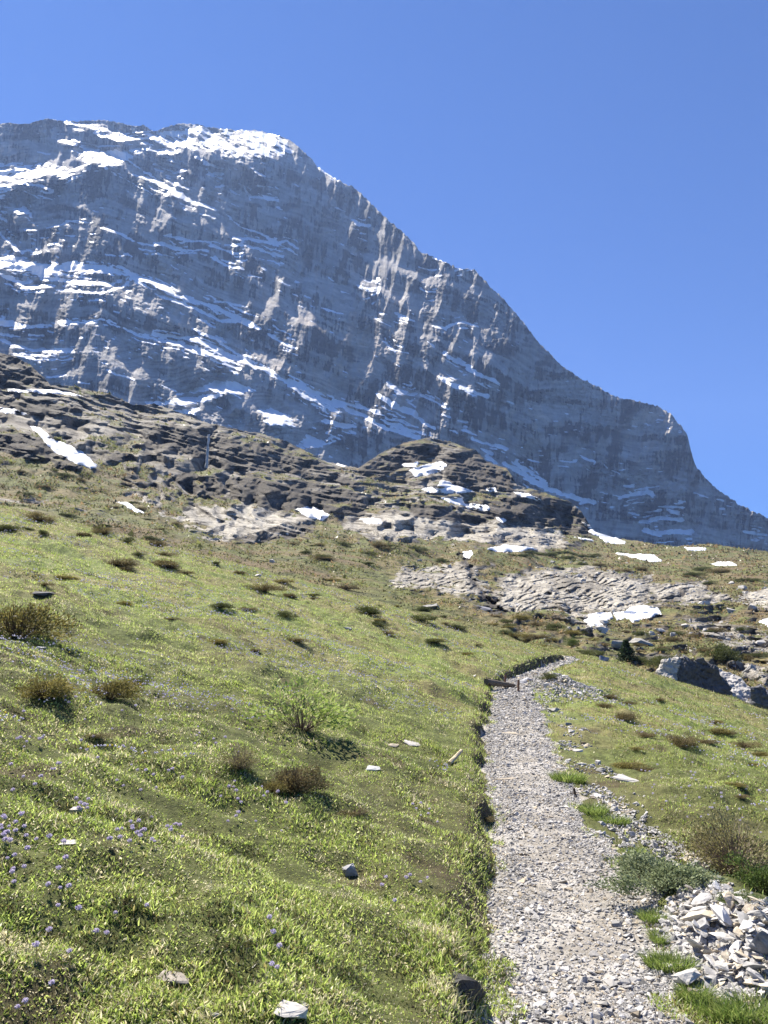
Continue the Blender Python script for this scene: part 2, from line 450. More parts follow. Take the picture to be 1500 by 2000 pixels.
cpt = np.array([[float(q) for q in p.split(',')] for p in CP.split()])
def rbf_fit(P, v):
    n = len(P); r = np.linalg.norm(P[:, None]-P[None], axis=-1)
    A = np.zeros((n+3, n+3)); A[:n, :n] = r+np.eye(n)*.05; A[:n, n:] = np.c_[np.ones(n), P]; A[n:, :n] = A[:n, n:].T
    return np.linalg.solve(A, np.r_[v, 0, 0, 0])
def rbf_eval(P, c, X):
    out = np.zeros(len(X))
    for i, p in enumerate(P): out += c[i]*np.hypot(X[:, 0]-p[0], X[:, 1]-p[1])
    return out+c[-3]+X@c[-2:]
PN = cpt[:, :2]/[300, 100]; cc = rbf_fit(PN, np.log(cpt[:, 2]))
# coarse raster of log range, then sampled
gy, gx = np.mgrid[0:RH:10, 0:RW:10]
cr = rbf_eval(PN, cc, np.stack([(gx.ravel()+RX0)/300, (gy.ravel()+RY0)/100], -1)).reshape(gy.shape)
def lnR_base(px, py):
    x = np.clip((px-RX0)/10, 0, gx.shape[1]-1.001); y = np.clip((py-RY0)/10, 0, gx.shape[0]-1.001)
    xi, yi = x.astype(int), y.astype(int); fx, fy = x-xi, y-yi
    return (cr[yi, xi]*(1-fx)+cr[yi, xi+1]*fx)*(1-fy)+(cr[yi+1, xi]*(1-fx)+cr[yi+1, xi+1]*fx)*fy
# steep (cliff) outlines as they stand on the hill
CLIFFS = {
 'dome': "-150,640 -60,665 0,690 30,699 60,715 85,738 103,756 60,752 30,757 0,760 -150,765",
 'band': "-150,775 0,776 60,782 130,790 158,806 110,812 40,806 0,800 -150,800",
 'left': "-150,830 0,838 50,845 95,868 110,885 150,905 158,918 90,912 40,893 0,880 -150,870",
 'fallcliff': "285,838 330,832 400,835 418,842 412,908 372,890 330,872 290,862",
 'fallright': "425,848 470,856 540,872 600,895 660,925 705,945 690,950 600,930 520,920 430,915 420,905",
 'block': "335,925 380,925 435,945 442,978 400,975 360,955",
 'mid': "440,938 500,930 560,945 600,935 650,950 690,962 722,985 715,1005 650,1005 600,990 560,1002 500,985 450,978",
 'knollface': "700,912 745,888 800,870 850,868 860,885 820,903 780,918 735,932 700,930",
 'knollright': "855,892 905,885 960,905 1000,935 1013,962 960,958 900,950 870,940",
 'bluff': "905,985 960,975 1020,972 1060,966 1110,982 1140,1005 1155,1045 1120,1045 1080,1030 1030,1032 970,1018 930,1005",
 'bench': "800,985 850,985 900,1000 955,1015 950,1026 880,1020 820,1012",
 'slabedge': "500,1040 560,1020 615,1018 610,1042 560,1050 480,1062 430,1060",
 'ledgeA': "980,1130 1060,1115 1090,1140 1080,1185 1030,1195 975,1180",
 'ledgeB': "1080,1130 1160,1115 1270,1130 1268,1180 1200,1195 1110,1190",
 'ledgeC': "1265,1150 1300,1140 1370,1135 1430,1172 1380,1172 1290,1178",
 'gully': "895,1085 915,1085 945,1150 975,1190 950,1195 920,1150",
}
steep = np.zeros((RH, RW), np.float32); gul = np.zeros((RH, RW), np.float32)
paint(gul, pl('903,1086 915,1105 926,1130 938,1150 952,1172 975,1192'), w=9, warp=.8); paint(gul, pl('940,1188 960,1194 985,1198'), w=9, warp=.8); gul = np.clip(blur(gul, 1.2, 1.2), 0, 1)
for s in CLIFFS.values(): paint(steep, pl(s), edge=6, warp=1.2)
# bare rock / turf measurements: + bare, - green
BARE = """-150,960 0,965 60,962 105,975 80,985 120,990 60,998 0,990
115,985 160,980 215,1000 240,1018 200,1012 150,998
290,1005 340,998 400,990 480,985 520,992 560,1000 610,1015 600,1040 540,1045 480,1055 430,1060 380,1045 330,1025
210,955 260,950 320,960 360,975 340,990 300,992 250,975
210,1060 260,1055 350,1062 330,1068 250,1070
700,1000 800,1005 900,1020 1010,1020 1090,1035 1110,1060 1050,1075 980,1062 900,1060 830,1055 740,1055 660,1030
800,1100 880,1095 930,1110 960,1160 900,1165 840,1150 750,1145
1060,1105 1150,1105 1270,1130 1280,1180 1200,1200 1090,1195 1000,1195 960,1180 980,1130
1265,1148 1300,1140 1370,1134 1435,1172 1380,1178 1290,1180
1440,1165 1500,1140 1700,1120 1700,1190 1500,1190 1460,1185
1100,1190 1180,1195 1190,1225 1150,1240 1100,1215
1340,1215 1420,1222 1500,1240 1700,1240 1700,1290 1500,1275 1400,1255
1430,1290 1500,1300 1500,1340 1440,1320
0,760 100,752 250,790 330,790 420,830 520,850 640,900 700,920 760,900 860,860 1000,940 1140,1000 1100,1050 900,1040 700,1010 500,990 350,960 200,920 110,860 0,830""".split('\n')
GREEN = """-150,885 0,885 80,905 200,930 330,985 430,1050 520,1085 700,1130 900,1190 1080,1270 -150,1300
700,925 745,905 800,915 850,900 780,945 720,960
900,960 1000,965 1060,990 960,985 880,980
560,1085 700,1060 900,1065 890,1100 800,1110 640,1115
940,1078 1100,1075 1230,1090 1350,1100 1500,1110 1700,1110 1700,1160 1500,1140 1420,1165 1330,1135 1180,1110 1000,1105 925,1100
400,1060 620,1060 700,1075 560,1090
1150,1060 1300,1062 1500,1080 1700,1095 1500,1100 1300,1085
400,965 450,985 560,1002 590,1010 480,985
0,885 60,900 150,925 100,930 0,905
460,845 560,865 640,900 600,905 520,880 440,858
120,905 200,910 330,915 420,950 300,940 180,930""".split('\n')
bare = np.zeros((RH, RW), np.float32); green = np.zeros((RH, RW), np.float32)
for i, s in enumerate(BARE): paint(bare, pl(s), edge=14, warp=2, cap=.55 if i == len(BARE)-1 else 1.0)
for s in GREEN: paint(green, pl(s), edge=22, warp=2)
bare = np.clip(bare, 0, 1); green = np.clip(green, 0, 1)

NC2, NR2_ = 1500, 760
px2 = np.linspace(-140, 1640, NC2)
top2 = hillsky(px2)+3.0*fbm(px2/28, 0*px2, 0, 4, 141)+1.0*noise(px2/5, 1.5, 0, 142)
bot2 = np.interp(px2, [-140, 0, 400, 700, 900, 1120, 1300, 1640], [1110, 1110, 1190, 1250, 1300, 1350, 1400, 1480])
t = np.linspace(1, 0, NR2_)[:, None]
PX2 = np.broadcast_to(px2, (NR2_, NC2)).copy(); PY2 = top2+(bot2-top2)*t
E2 = (lambda r: r[2]/np.hypot(r[0], r[1]))(ray(PX2, PY2))
lb = lnR_base(PX2, PY2); ST = samp(blur(steep, .8, .8), PX2, PY2); BR = samp(bare, PX2, PY2); GR = samp(green, PX2, PY2)
# layered rock: beds dip to the right and away (worked out on the raster)
lbr = lnR_base(XX, YY); P0 = at(XX, YY, np.exp(lbr)).astype(np.float32); farr = ss(110, 260, np.exp(lbr))
s_ = P0[..., 2]+.10*P0[..., 0]-.05*P0[..., 1]
wv = 1.6*fbm(P0[..., 0]/34, P0[..., 1]/34, P0[..., 2]/34, 4, 151)*(1+2.2*farr)
thick = lerp(1.3, 6.0, farr)
brk = 1.25*fbm(XX/90, YY/38, 0, 4, 153)
f1 = (s_+wv)/thick+brk; f1 = f1-np.floor(f1)
f2 = (s_+wv)/(thick*.4)+.5*fbm(XX/70, YY/22, 4, 3, 155); f2 = f2-np.floor(f2)
bed = (ss(.5, .4, f1)*ss(0, .05, f1)*1.5+ss(.55, .45, f2)*ss(0, .08, f2)*.8-1.05)
stb = blur(steep, .8, .8)
rocky = np.clip(bare*1.0+stb+.45-.75*green, 0.08, 1)
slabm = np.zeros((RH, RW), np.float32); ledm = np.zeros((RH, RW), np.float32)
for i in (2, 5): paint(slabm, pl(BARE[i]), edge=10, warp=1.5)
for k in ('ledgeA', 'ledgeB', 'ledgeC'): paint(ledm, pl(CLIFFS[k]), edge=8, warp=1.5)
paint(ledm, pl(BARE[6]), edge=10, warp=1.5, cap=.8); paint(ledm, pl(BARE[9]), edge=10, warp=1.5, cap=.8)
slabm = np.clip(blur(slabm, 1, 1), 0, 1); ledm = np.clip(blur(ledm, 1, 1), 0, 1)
rocky = rocky*(1-.3*slabm)
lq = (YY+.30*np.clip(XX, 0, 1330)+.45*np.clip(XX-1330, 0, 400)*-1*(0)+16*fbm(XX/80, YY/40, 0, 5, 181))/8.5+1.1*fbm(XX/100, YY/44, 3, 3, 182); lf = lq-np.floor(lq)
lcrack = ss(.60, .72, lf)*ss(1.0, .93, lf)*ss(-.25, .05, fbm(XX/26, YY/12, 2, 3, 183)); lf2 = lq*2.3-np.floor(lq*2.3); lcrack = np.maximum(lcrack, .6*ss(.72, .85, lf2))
slope0 = np.clip(-np.gradient(lbr, axis=0)/dEr, .2, 40)
fac = np.exp(-bed*1.5*rocky-.75*fbm(XX/95, YY/12-XX/120, 1, 4, 157))
g = slope0*np.minimum(fac, 5)
stp = ss(.3, .8, stb)
stp = stp*(1-ledm); sf = s_+wv*.5; sf = sf/(thick*.55); sf = sf-np.floor(sf)
g = lerp(g, slope0*(1.9*(1-lcrack)+.0), .9*ledm); g = g+(slope0*ss(.7, .85, sf)*1.2)*stp*.5
g = lerp(g, g*.05+.15, stp*ss(.9, .6, sf)*np.clip(.8+.5*fbm(XX/22, YY/6, 2, 3, 158), 0, 1))
inside = (YY > hillsky(XX[0])[None]-2)
D = samp(poisson(-(g-slope0)*dEr*inside, .12, 60.0), PX2, PY2)
print('D range', np.percentile(D, [1, 50, 99]))
rocky = samp(rocky, PX2, PY2); D = np.clip(D, -.5, .5)
lr = lb+D
LD = samp(ledm, PX2, PY2); lr = lr+.0016*rocky*(1-LD)*fbm(PX2/14, PY2/4, 1, 3, 161)+.006*LD*samp(lcrack, PX2, PY2)+.010*fbm(PX2/34, PY2/22, 3, 3, 162)-.011*ss(.3, .9, ST)*(1-.8*LD)*fbm(PX2/34+PY2/60, PY2/40, 6, 3, 163, ridged=True)
lr = lr+.045*np.exp(-((PX2-407+(PY2-850)*.08)/15)**2)*ss(838, 850, PY2)*ss(925, 912, PY2)
lr = lr+.05*samp(gul, PX2, PY2)-.035*ss(1030, 980, PY2)*fbm(PX2/85, PY2/42, 7, 3, 188)
VH = at(PX2, PY2, np.exp(lr)).reshape(-1, 3)
Rt = np.exp(lr[-1]); back = []
for k in range(1, 6):
    p = at(px2, PY2[-1], Rt+k*9); p[:, 2] -= k*9*(E2[-1]+.22+.1*k); back.append(p)
VH = np.concatenate([VH]+back); NRH = NR2_+5
FH = grid_faces(NRH, NC2)[:, ::-1]
PXh = np.concatenate([PX2.ravel(), np.tile(px2, 5)]); PYh = np.concatenate([PY2.ravel(), np.tile(PY2[-1], 5)])
def vnormals(V, nr, nc):
    G = V.reshape(nr, nc, 3); du = np.gradient(G, axis=1); dv = np.gradient(G, axis=0)
    n = np.cross(du, dv); n /= np.linalg.norm(n, axis=-1, keepdims=True)+1e-12
    return n.reshape(-1, 3)
nz = np.abs(vnormals(VH, NRH, NC2)[:, 2]); nzs = blurx(nz.reshape(NRH, NC2), 2).ravel()
x, y, z = VH.T; bareh = samp(bare, PXh, PYh); greenh = samp(green, PXh, PYh); steeph = samp(steep, PXh, PYh)
Rh = np.hypot(x, y); sc = lerp(1, 2.6, ss(110, 260, Rh))
gn = fbm(x/(5*sc), y/(5*sc), z/(2*sc), 5, 171)
qz = z+.10*x-.05*y+1.2*sc*fbm(x/(16*sc), y/(16*sc), z/(16*sc), 3, 172)
rn = .55*fbm(x/(9*sc), y/(9*sc), qz/(.45*sc), 4, 173)+.45*fbm(x/(3*sc), y/(3*sc), z/(2*sc), 3, 174)
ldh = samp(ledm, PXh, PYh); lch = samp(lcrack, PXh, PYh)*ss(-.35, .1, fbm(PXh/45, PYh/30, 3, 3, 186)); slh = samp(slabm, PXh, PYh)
grassw = ss(-.10, .10, (nzs-.68)*1.6+.75*gn+.5*fbm(x/(12*sc), y/(12*sc), qz/(.8*sc), 4, 179)+.42*greenh-.62*bareh-.42*ss(.2, .8, steeph)-.12*ldh-.2*slh-.16*(PYh < 905)*(1-greenh)-.05*ss(1040, 1080, PYh)*(PXh > 560))
pale = np.clip(bareh-.7*ss(.2, .7, steeph), 0, 1)
rockc = lerp(np.array([.075, .064, .05]), np.array([.36, .335, .29]), np.clip(pale*.62+1.15*rn+.0, 0, 1)[:, None])  # rock tone blends from shaded to sunlit, both put into the colour
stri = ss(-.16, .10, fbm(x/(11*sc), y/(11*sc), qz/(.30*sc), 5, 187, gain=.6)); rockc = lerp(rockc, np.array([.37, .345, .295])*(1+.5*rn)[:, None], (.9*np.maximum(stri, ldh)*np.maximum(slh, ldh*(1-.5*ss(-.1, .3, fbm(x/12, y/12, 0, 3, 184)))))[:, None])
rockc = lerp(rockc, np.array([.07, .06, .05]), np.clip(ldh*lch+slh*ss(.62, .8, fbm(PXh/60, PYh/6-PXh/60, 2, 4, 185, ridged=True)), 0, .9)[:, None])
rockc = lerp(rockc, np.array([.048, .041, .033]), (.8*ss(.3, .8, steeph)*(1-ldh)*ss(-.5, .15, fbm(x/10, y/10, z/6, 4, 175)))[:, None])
gc = lerp(np.array([.115, .125, .042]), np.array([.165, .135, .065]), ss(-.3, .35, fbm(x/9, y/9, z/9, 4, 176))[:, None])
gc = lerp(gc, np.array([.055, .058, .025]), (ss(.02, .35, fbm(x/2.4, y/2.4, z/2.4, 3, 177))*.75)[:, None])
gc = lerp(gc, np.array([.14, .10, .06]), (ss(.15, .45, fbm(x/14, y/14, z/14, 3, 178))*.7)[:, None])
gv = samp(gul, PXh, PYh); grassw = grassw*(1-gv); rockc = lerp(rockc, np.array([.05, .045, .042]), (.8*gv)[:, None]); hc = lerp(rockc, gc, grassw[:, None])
# snow patches lying on the hill: each its own thing
PATCH = [
 ("58,830 80,838 100,852 92,856 130,868 165,885 192,912 178,915 150,905 110,885 92,866", "long narrow snow tongue in the gully at the far left of the hillside"),
 ("0,796 40,803 60,810 30,809 0,804 -60,800", "thin strip of snow under the rock dome at the left edge"),
 ("10,760 60,761 110,762 165,775 110,771 50,766 15,765", "faint pale snow strip just above the dark band, right of the rock dome"),
 ("228,978 250,983 268,994 280,1002 268,1001 245,990", "short snow sliver left of the pale rock slab"),
 ("578,995 602,989 628,995 645,1008 630,1018 605,1012", "small pointed snow patch beside the pale rock slab in mid hill"),
 ("700,1013 745,1014 748,1023 715,1024", "small flat snow patch right of the pointed one"),
 ("640,898 665,896 685,893 665,900 650,903", "narrow upper snow streak left of the round knoll"),
 ("657,908 680,903 706,893 690,905 670,912", "narrow lower snow streak left of the round knoll"),
 ("800,918 830,906 862,902 874,908 860,920 835,928 812,933", "bright sloping snow patch in the hollow of the round knoll"),
 ("785,909 820,902 812,911 790,912", "tiny snow sliver on the left face of the round knoll"),
 ("822,955 855,950 862,937 885,945 905,952 930,961 880,962 840,962", "wide snow patch in the middle of the knoll terraces"),
 ("855,972 880,975 905,970 905,985 950,987 958,993 945,998 915,995 895,985", "forked snow patch lowest of the three on the knoll"),
 ("948,955 970,952 973,961 952,960", "small snow patch right of the wide knoll patch"),
 ("1003,961 1030,965 1058,977 1050,978 1015,969", "narrow snow streak at the top of the dark bluff"),
 ("965,1010 990,1015 985,1021 970,1017", "tiny snow patch at the foot of the knoll bench"),
 ("1120,1047 1150,1053 1160,1057 1130,1053", "thin snow line right below the dark bluff"),
 ("1135,1020 1160,1028 1200,1022 1215,1026 1190,1035 1150,1033", "snow band just behind the end of the dark bluff"),
 ("1150,1035 1180,1040 1200,1050 1222,1058 1218,1064 1180,1060 1172,1046 1148,1040", "slanting snow patch between the dark bluff and the mountain foot"),
 ("950,1073 985,1065 1020,1067 1048,1073 1010,1077 970,1077", "long flat snow patch above the layered ledges"),
 ("900,1080 922,1075 925,1082 915,1092 903,1086", "snow lump at the head of the rocky stream gully"),
 ("1200,1080 1240,1084 1275,1085 1297,1096 1270,1097 1230,1088", "long snow streak on the green terrace at right"),
 ("1340,1071 1380,1070 1378,1076 1345,1076", "small snow dash high on the right hand terrace"),
 ("1385,1100 1420,1099 1445,1105 1400,1105", "flat snow dash near the right edge"),
 ("1148,1200 1160,1199 1192,1197 1194,1206 1180,1220 1152,1224 1144,1212", "left patch of the pair of white snow patches under the ledges"),
 ("1195,1198 1224,1194 1226,1188 1250,1183 1285,1187 1292,1198 1260,1208 1234,1215 1222,1208 1205,1212", "right and larger patch of the pair of white snow patches under the ledges"),
 ("1482,1214 1500,1209 1560,1210 1550,1232 1500,1226", "snow patch cut by the right edge of the picture"),
]
pid = np.zeros((RH, RW), np.int16)
for i, (s, _) in enumerate(PATCH):
    im = np.zeros((RH, RW), np.float32); paint(im, pl(s), edge=3, warp=.45); pid[(im > .5)] = i+1
def region(img, V_px, V_py, Fc):
    cxp = V_px[Fc].mean(1); cyp = V_py[Fc].mean(1)
    xi = np.clip(np.round(cxp-RX0).astype(int), 0, RW-1); yi = np.clip(np.round(cyp-RY0).astype(int), 0, RH-1)
    return img[yi, xi]
fp = region(pid, PXh, PYh, FH)
fp_v = np.zeros(len(VH), np.int16); fp_v[FH[fp > 0].ravel()] = 1
# separate rock bodies of the hillside
OUT = [
 ('dome', "dark rounded rock dome on the skyline at the far left"), ('band', "low dark rock band below the snow strip at the left edge"),
 ('left', "dark craggy rock rib left of the long snow tongue"), ('fallcliff', "brown rock wall left of the thin waterfall"),
 ('fallright', "long dark rock wall right of the thin waterfall"), ('block', "blunt dark rock block below the waterfall"),
 ('mid', "broad dark cliff right below the waterfall, above the pale slab"), ('knollface', "grey cracked left face of the round knoll"),
 ('knollright', "dark stepped crag at the right of the round knoll"), ('bluff', "big dark bluff with bedding stripes below the knoll"),
 ('bench', "low dark rock bench at the foot of the knoll"), ('slabedge', "undercut lower edge of the pale rock slab"),
 ('ledgeA', "tilted layered ledges right of the stream gully"), ('ledgeB', "broad grey layered ledges above the pair of snow patches"),
 ('ledgeC', "pointed layered ledges at the right, ending in a dark edge")]
oid = np.zeros((RH, RW), np.int16)
for i, (k, _) in enumerate(OUT):
    im = np.zeros((RH, RW), np.float32); paint(im, pl(CLIFFS[k]), edge=6, warp=1.2); oid[im > .5] = i+1
fo = region(oid, PXh, PYh, FH); fo[fp > 0] = 0
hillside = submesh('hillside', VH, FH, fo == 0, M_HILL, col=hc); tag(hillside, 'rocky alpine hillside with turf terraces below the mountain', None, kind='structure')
for i, (k, lab) in enumerate(OUT):
    if (fo == i+1).any():
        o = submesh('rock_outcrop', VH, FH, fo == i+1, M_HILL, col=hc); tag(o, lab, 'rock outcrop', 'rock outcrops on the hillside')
hn = np.zeros_like(VH)
for i, (s, lab) in enumerate(PATCH):
    sel = fp == i+1
    if sel.sum() < 4: continue
    f = FH[sel]; u, inv = np.unique(f, return_inverse=True); f = inv.reshape(f.shape); v = VH[u].copy()
    # edge vertices stay on the ground, the inside lies a little proud
    cnt = np.bincount(f.ravel(), minlength=len(u)); inner = cnt >= 4
    Rm = np.hypot(v[:, 0], v[:, 1]).mean()
    # smooth the surface of the snow
    for it in range(14):
        acc = np.zeros_like(v); 
        for a in range(4): np.add.at(acc, f[:, a], v[f[:, (a+1) % 4]]+v[f[:, (a-1) % 4]])
        m = acc/(2*cnt[:, None]); v = np.where(inner[:, None], .5*v+.5*m, v)
    v = v*(1-.0015)+np.array([0, 0, CAMH*.0015]); v[:, 2] += .0012*Rm*inner
    o = mesh('snow_patch', v, f, M_SNOW); tag(o, lab, 'snow patch', 'snow patches on the hillside')

# ============================================================ MEADOW with the footpath
def edge_of(s):                            # photo outline of the path -> plan position on the 5.5 % grade
    a = pl(s); u, dy, dz = ray(a[:, 0], a[:, 1]); t = CAMH/(.055*dy-dz); return t*dy, t*u
yL, xL_ = edge_of("930,2300 935,2150 945,2000 950,1900 946,1800 957,1700 962,1600 945,1500 945,1440 958,1380 962,1345 1012,1320 1062,1302 1106,1287")
yR, xR_ = edge_of("1480,2300 1400,2100 1345,2000 1320,1900 1300,1800 1290,1755 1245,1720 1222,1700 1195,1650 1150,1600 1130,1550 1110,1500 1080,1450 1066,1400 1050,1370 1036,1345 1056,1325 1090,1305 1133,1289")
def sm(xs, ys, q):
    return np.interp(q, xs, ys)
def xL(y): return np.interp(y, np.r_[0, yL, 40, 50, 70], np.r_[.1, xL_, 7.35, 7.7, 8.8])
def xR(y): return np.interp(y, np.r_[0, yR, 40, 50, 70], np.r_[1.0, xR_, 8.4, 8.9, 9.8])
def pathw(x, y):                           # >0 inside the path (metres to the nearer edge)
    wob = .075*noise(x*1.6, y*1.6, 0, 201)+.045*noise(x*6, y*6, 0, 202)
    d = np.minimum(x-xL(y), xR(y)-x)+wob
    return np.where(y > 54, -1, d)
def hgt(x, y, rel=True):
    zp = .055*y+.02*noise(y/2, 0*y, 0, 203)
    w = .075*noise(x*1.6, y*1.6, 0, 201)
    dl = xL(y)-x-w; dr = x-xR(y)-w
    dlp = np.maximum(dl, 0); drp = np.maximum(dr, 0)
    aL = np.clip(.29-.0022*dlp, .12, .3); bankh = .13+.04*noise(y/1.3, 0*y, 0, 204)+.13*ss(19, 24, y)*ss(33, 28, y)
    h = zp+bankh*ss(0, .13+.10*noise(y*1.7, 0*y, 0, 206), dlp)*(dl > 0)+(.29*dlp-.0011*dlp**2)*(dlp < 60)+(dlp >= 60)*(.29*60-.0011*3600)
    fr = .10*np.minimum(drp, 1.5)+.30*np.maximum(drp-1.5, 0)
    h = h-fr+.05*ss(.1, .5, drp)
    R = np.hypot(x, y); q = x/np.maximum(y, .1)
    R0 = np.interp(q, [-.6, -.3, 0, .15, .24, .30, .6], [58, 56, 54, 54, 48, 31, 31])
    h = h-np.where(R > R0, .012*(R-R0)**2, 0)
    if rel:
        off = np.maximum(ss(.02, .5, dl), ss(.05, .6, dr))
        h = h+off*(.16*fbm(x/3.2, y/3.2, 0, 3, 211)+.10*fbm(x/.8, y/.8, 0, 3, 212)+.028*noise(x/.22, y/.22, 0, 213))+(1-off)*.012*fbm(x/.3, y/.3, 0, 3, 214)
        h = h-.05*ss(.1, 0, np.abs(dl))*0
        # spill of stones beside the path at lower right
        h = h+.16*np.exp(-((x-1.75)/.42)**2-((y-4.25)/.75)**2)
        # stones tipped beside the path further up
        h = h+.25*np.exp(-((x-3.95)/.55)**2-((y-18.3)/1.3)**2)
    return h
NA, ND = 1150, 1050
q = np.linspace(-.68, .68, NA); rr = np.exp(np.linspace(np.log(1.15), np.log(112), ND))[:, None]
# more rows where the ground is seen nearly edge-on
X1 = rr*q/np.sqrt(1+q*q); Y1 = rr/np.sqrt(1+q*q)
Z1 = hgt(X1, Y1)
VL = np.stack([X1, Y1, Z1], -1).reshape(-1, 3); FL = grid_faces(ND, NA)[:, ::-1][:, ::-1]
x, y, z = VL.T; pw = pathw(x, y)
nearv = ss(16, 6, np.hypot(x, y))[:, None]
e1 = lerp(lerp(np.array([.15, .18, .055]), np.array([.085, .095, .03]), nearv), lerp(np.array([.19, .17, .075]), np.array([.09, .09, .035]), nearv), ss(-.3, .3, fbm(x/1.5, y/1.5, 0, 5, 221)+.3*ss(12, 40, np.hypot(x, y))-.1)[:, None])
e1 = lerp(e1, np.array([.07, .055, .03]), (ss(.25, .55, fbm(x/.5, y/.5, 0, 4, 222))*.8)[:, None])
dlv = xL(y)-x; soil = ss(.28, .05, np.abs(dlv-.02))*(dlv > -.08)
e1 = lerp(e1, np.array([.06, .042, .028]), (soil*.85)[:, None])
pc = lerp(np.array([.36, .34, .31]), np.array([.25, .23, .20]), ss(-.2, .3, fbm(x/.5, y/.5, 0, 4, 223))[:, None])
onp = pw > 0
fpth = onp[FL].mean(1) > .5
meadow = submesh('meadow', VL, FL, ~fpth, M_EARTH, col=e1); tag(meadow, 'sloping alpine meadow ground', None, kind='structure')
path = submesh('path', VL, FL, fpth, M_PATH, col=pc); tag(path, 'pale gravel footpath leading up the meadow', None, kind='structure')
# ============================================================ placing things on the ground
def ground_at(px, py, hill=True):
    """where the line of sight through photo point meets the ground; returns points and a flag for the meadow"""
    px = np.atleast_1d(np.asarray(px, float)); py = np.atleast_1d(np.asarray(py, float))
    u, dy, dz = ray(px, py); k = 1/np.hypot(u, dy)
    Rs = np.exp(np.linspace(np.log(1.2), np.log(70), 420))[:, None]
    Xm, Ym, Zm = u*k*Rs, dy*k*Rs, CAMH+dz*k*Rs
    df = Zm-hgt(Xm, Ym)
    hit = (df[:-1] > 0) & (df[1:] <= 0); any_ = hit.any(0); i = hit.argmax(0); j = np.arange(len(px))
    t = df[i, j]/(df[i, j]-df[i+1, j]+1e-9); R = Rs[i, 0]*(1-t)+Rs[i+1, 0]*t
    P = np.stack([u*k*R, dy*k*R, 0*R], -1); P[:, 2] = hgt(P[:, 0], P[:, 1])
    for q_ in np.where(~any_)[0]:
        c = int(np.clip(round((px[q_]+140)/1780*(NC2-1)), 0, NC2-1))
        r = int(np.clip(round((bot2[c]-py[q_])/(bot2[c]-top2[c])*(NR2_-1)), 0, NR2_-1))
        P[q_] = VH[r*NC2+c]
    return P, any_
def mpp(P): return np.hypot(P[..., 0], P[..., 1])/F      # metres per photo pixel at a point
from mathutils import noise as mn
import bmesh
def hull(seed, flat=.45, n=14, asp=.7):
    r = np.random.default_rng(seed); bm = bmesh.new()
    p = r.normal(size=(n, 3)); p /= np.linalg.norm(p, axis=1)[:, None]; p = np.sign(p)*np.abs(p)**.7*np.array([1, asp, flat])*.5*r.uniform(.75, 1.1, (n, 1))
    for q_ in p: bm.verts.new(q_)
    o = bmesh.ops.convex_hull(bm, input=bm.verts)
    bad = {g_ for g_ in o['geom_interior'] if isinstance(g_, bmesh.types.BMVert)} | {v for v in bm.verts if not v.link_faces}
    bmesh.ops.delete(bm, geom=list(bad), context='VERTS')
    bmesh.ops.triangulate(bm, faces=bm.faces); bm.verts.ensure_lookup_table()
    V = np.array([v.co[:] for v in bm.verts]); Fc = np.array([[v.index for v in f.verts] for f in bm.faces]); bm.free()
    return V, Fc
def rotm(rz, rx, ry):
    c, s = np.cos, np.sin; n = len(rz); M = np.zeros((n, 3, 3)); o = np.ones(n); z0 = np.zeros(n)
    Z = np.stack([np.stack([c(rz), -s(rz), z0], -1), np.stack([s(rz), c(rz), z0], -1), np.stack([z0, z0, o], -1)], 1)
    X = np.stack([np.stack([o, z0, z0], -1), np.stack([z0, c(rx), -s(rx)], -1), np.stack([z0, s(rx), c(rx)], -1)], 1)
    Y = np.stack([np.stack([c(ry), z0, s(ry)], -1), np.stack([z0, o, z0], -1), np.stack([-s(ry), z0, c(ry)], -1)], 1)
    return Z@X@Y
def scatter_hulls(P, size, tilt, cols, seed=0, flat=.4):
    r = np.random.default_rng(seed); Vs, Fs, Cs, off = [], [], [], 0; kind = r.integers(0, 8, len(P))
    for k in range(8):
        V0, F0 = hull(900+k, flat=flat*(.7+.08*k)); m = kind == k; n = m.sum()
        if not n: continue
        M = rotm(r.uniform(0, 6.28, n), r.normal(0, tilt, n), r.normal(0, tilt, n))
        V = np.einsum('nij,vj->nvi', M, V0)*size[m][:, None, None]+P[m][:, None, :]
        Vs.append(V.reshape(-1, 3)); Fs.append((F0[None]+off+np.arange(n)[:, None, None]*len(V0)).reshape(-1, 3)); off += n*len(V0)
        Cs.append(np.repeat(cols[m], len(V0), 0))
    return np.concatenate(Vs), np.concatenate(Fs), np.concatenate(Cs)
def stonecol(n, r, lo=.22, hi=.52):
    v = .82*r.uniform(lo, hi, n)[:, None]; c = np.array([1, .965, .92])*v
    t = (r.random(n) < .12)[:, None]; return np.where(t, c*np.array([1.05, .92, .72]), c)
# ------------------------------------------------------------ gravel on the path (stuff)
n = 170000; r = np.random.default_rng(31)
R = np.exp(r.uniform(np.log(2.1), np.log(34), n)); y_ = R*.985; x_ = xL(y_)+(xR(y_)-xL(y_))*r.random(n)
ok = pathw(x_, y_) > -.02*r.random(n); x_, y_, R = x_[ok], y_[ok], R[ok]
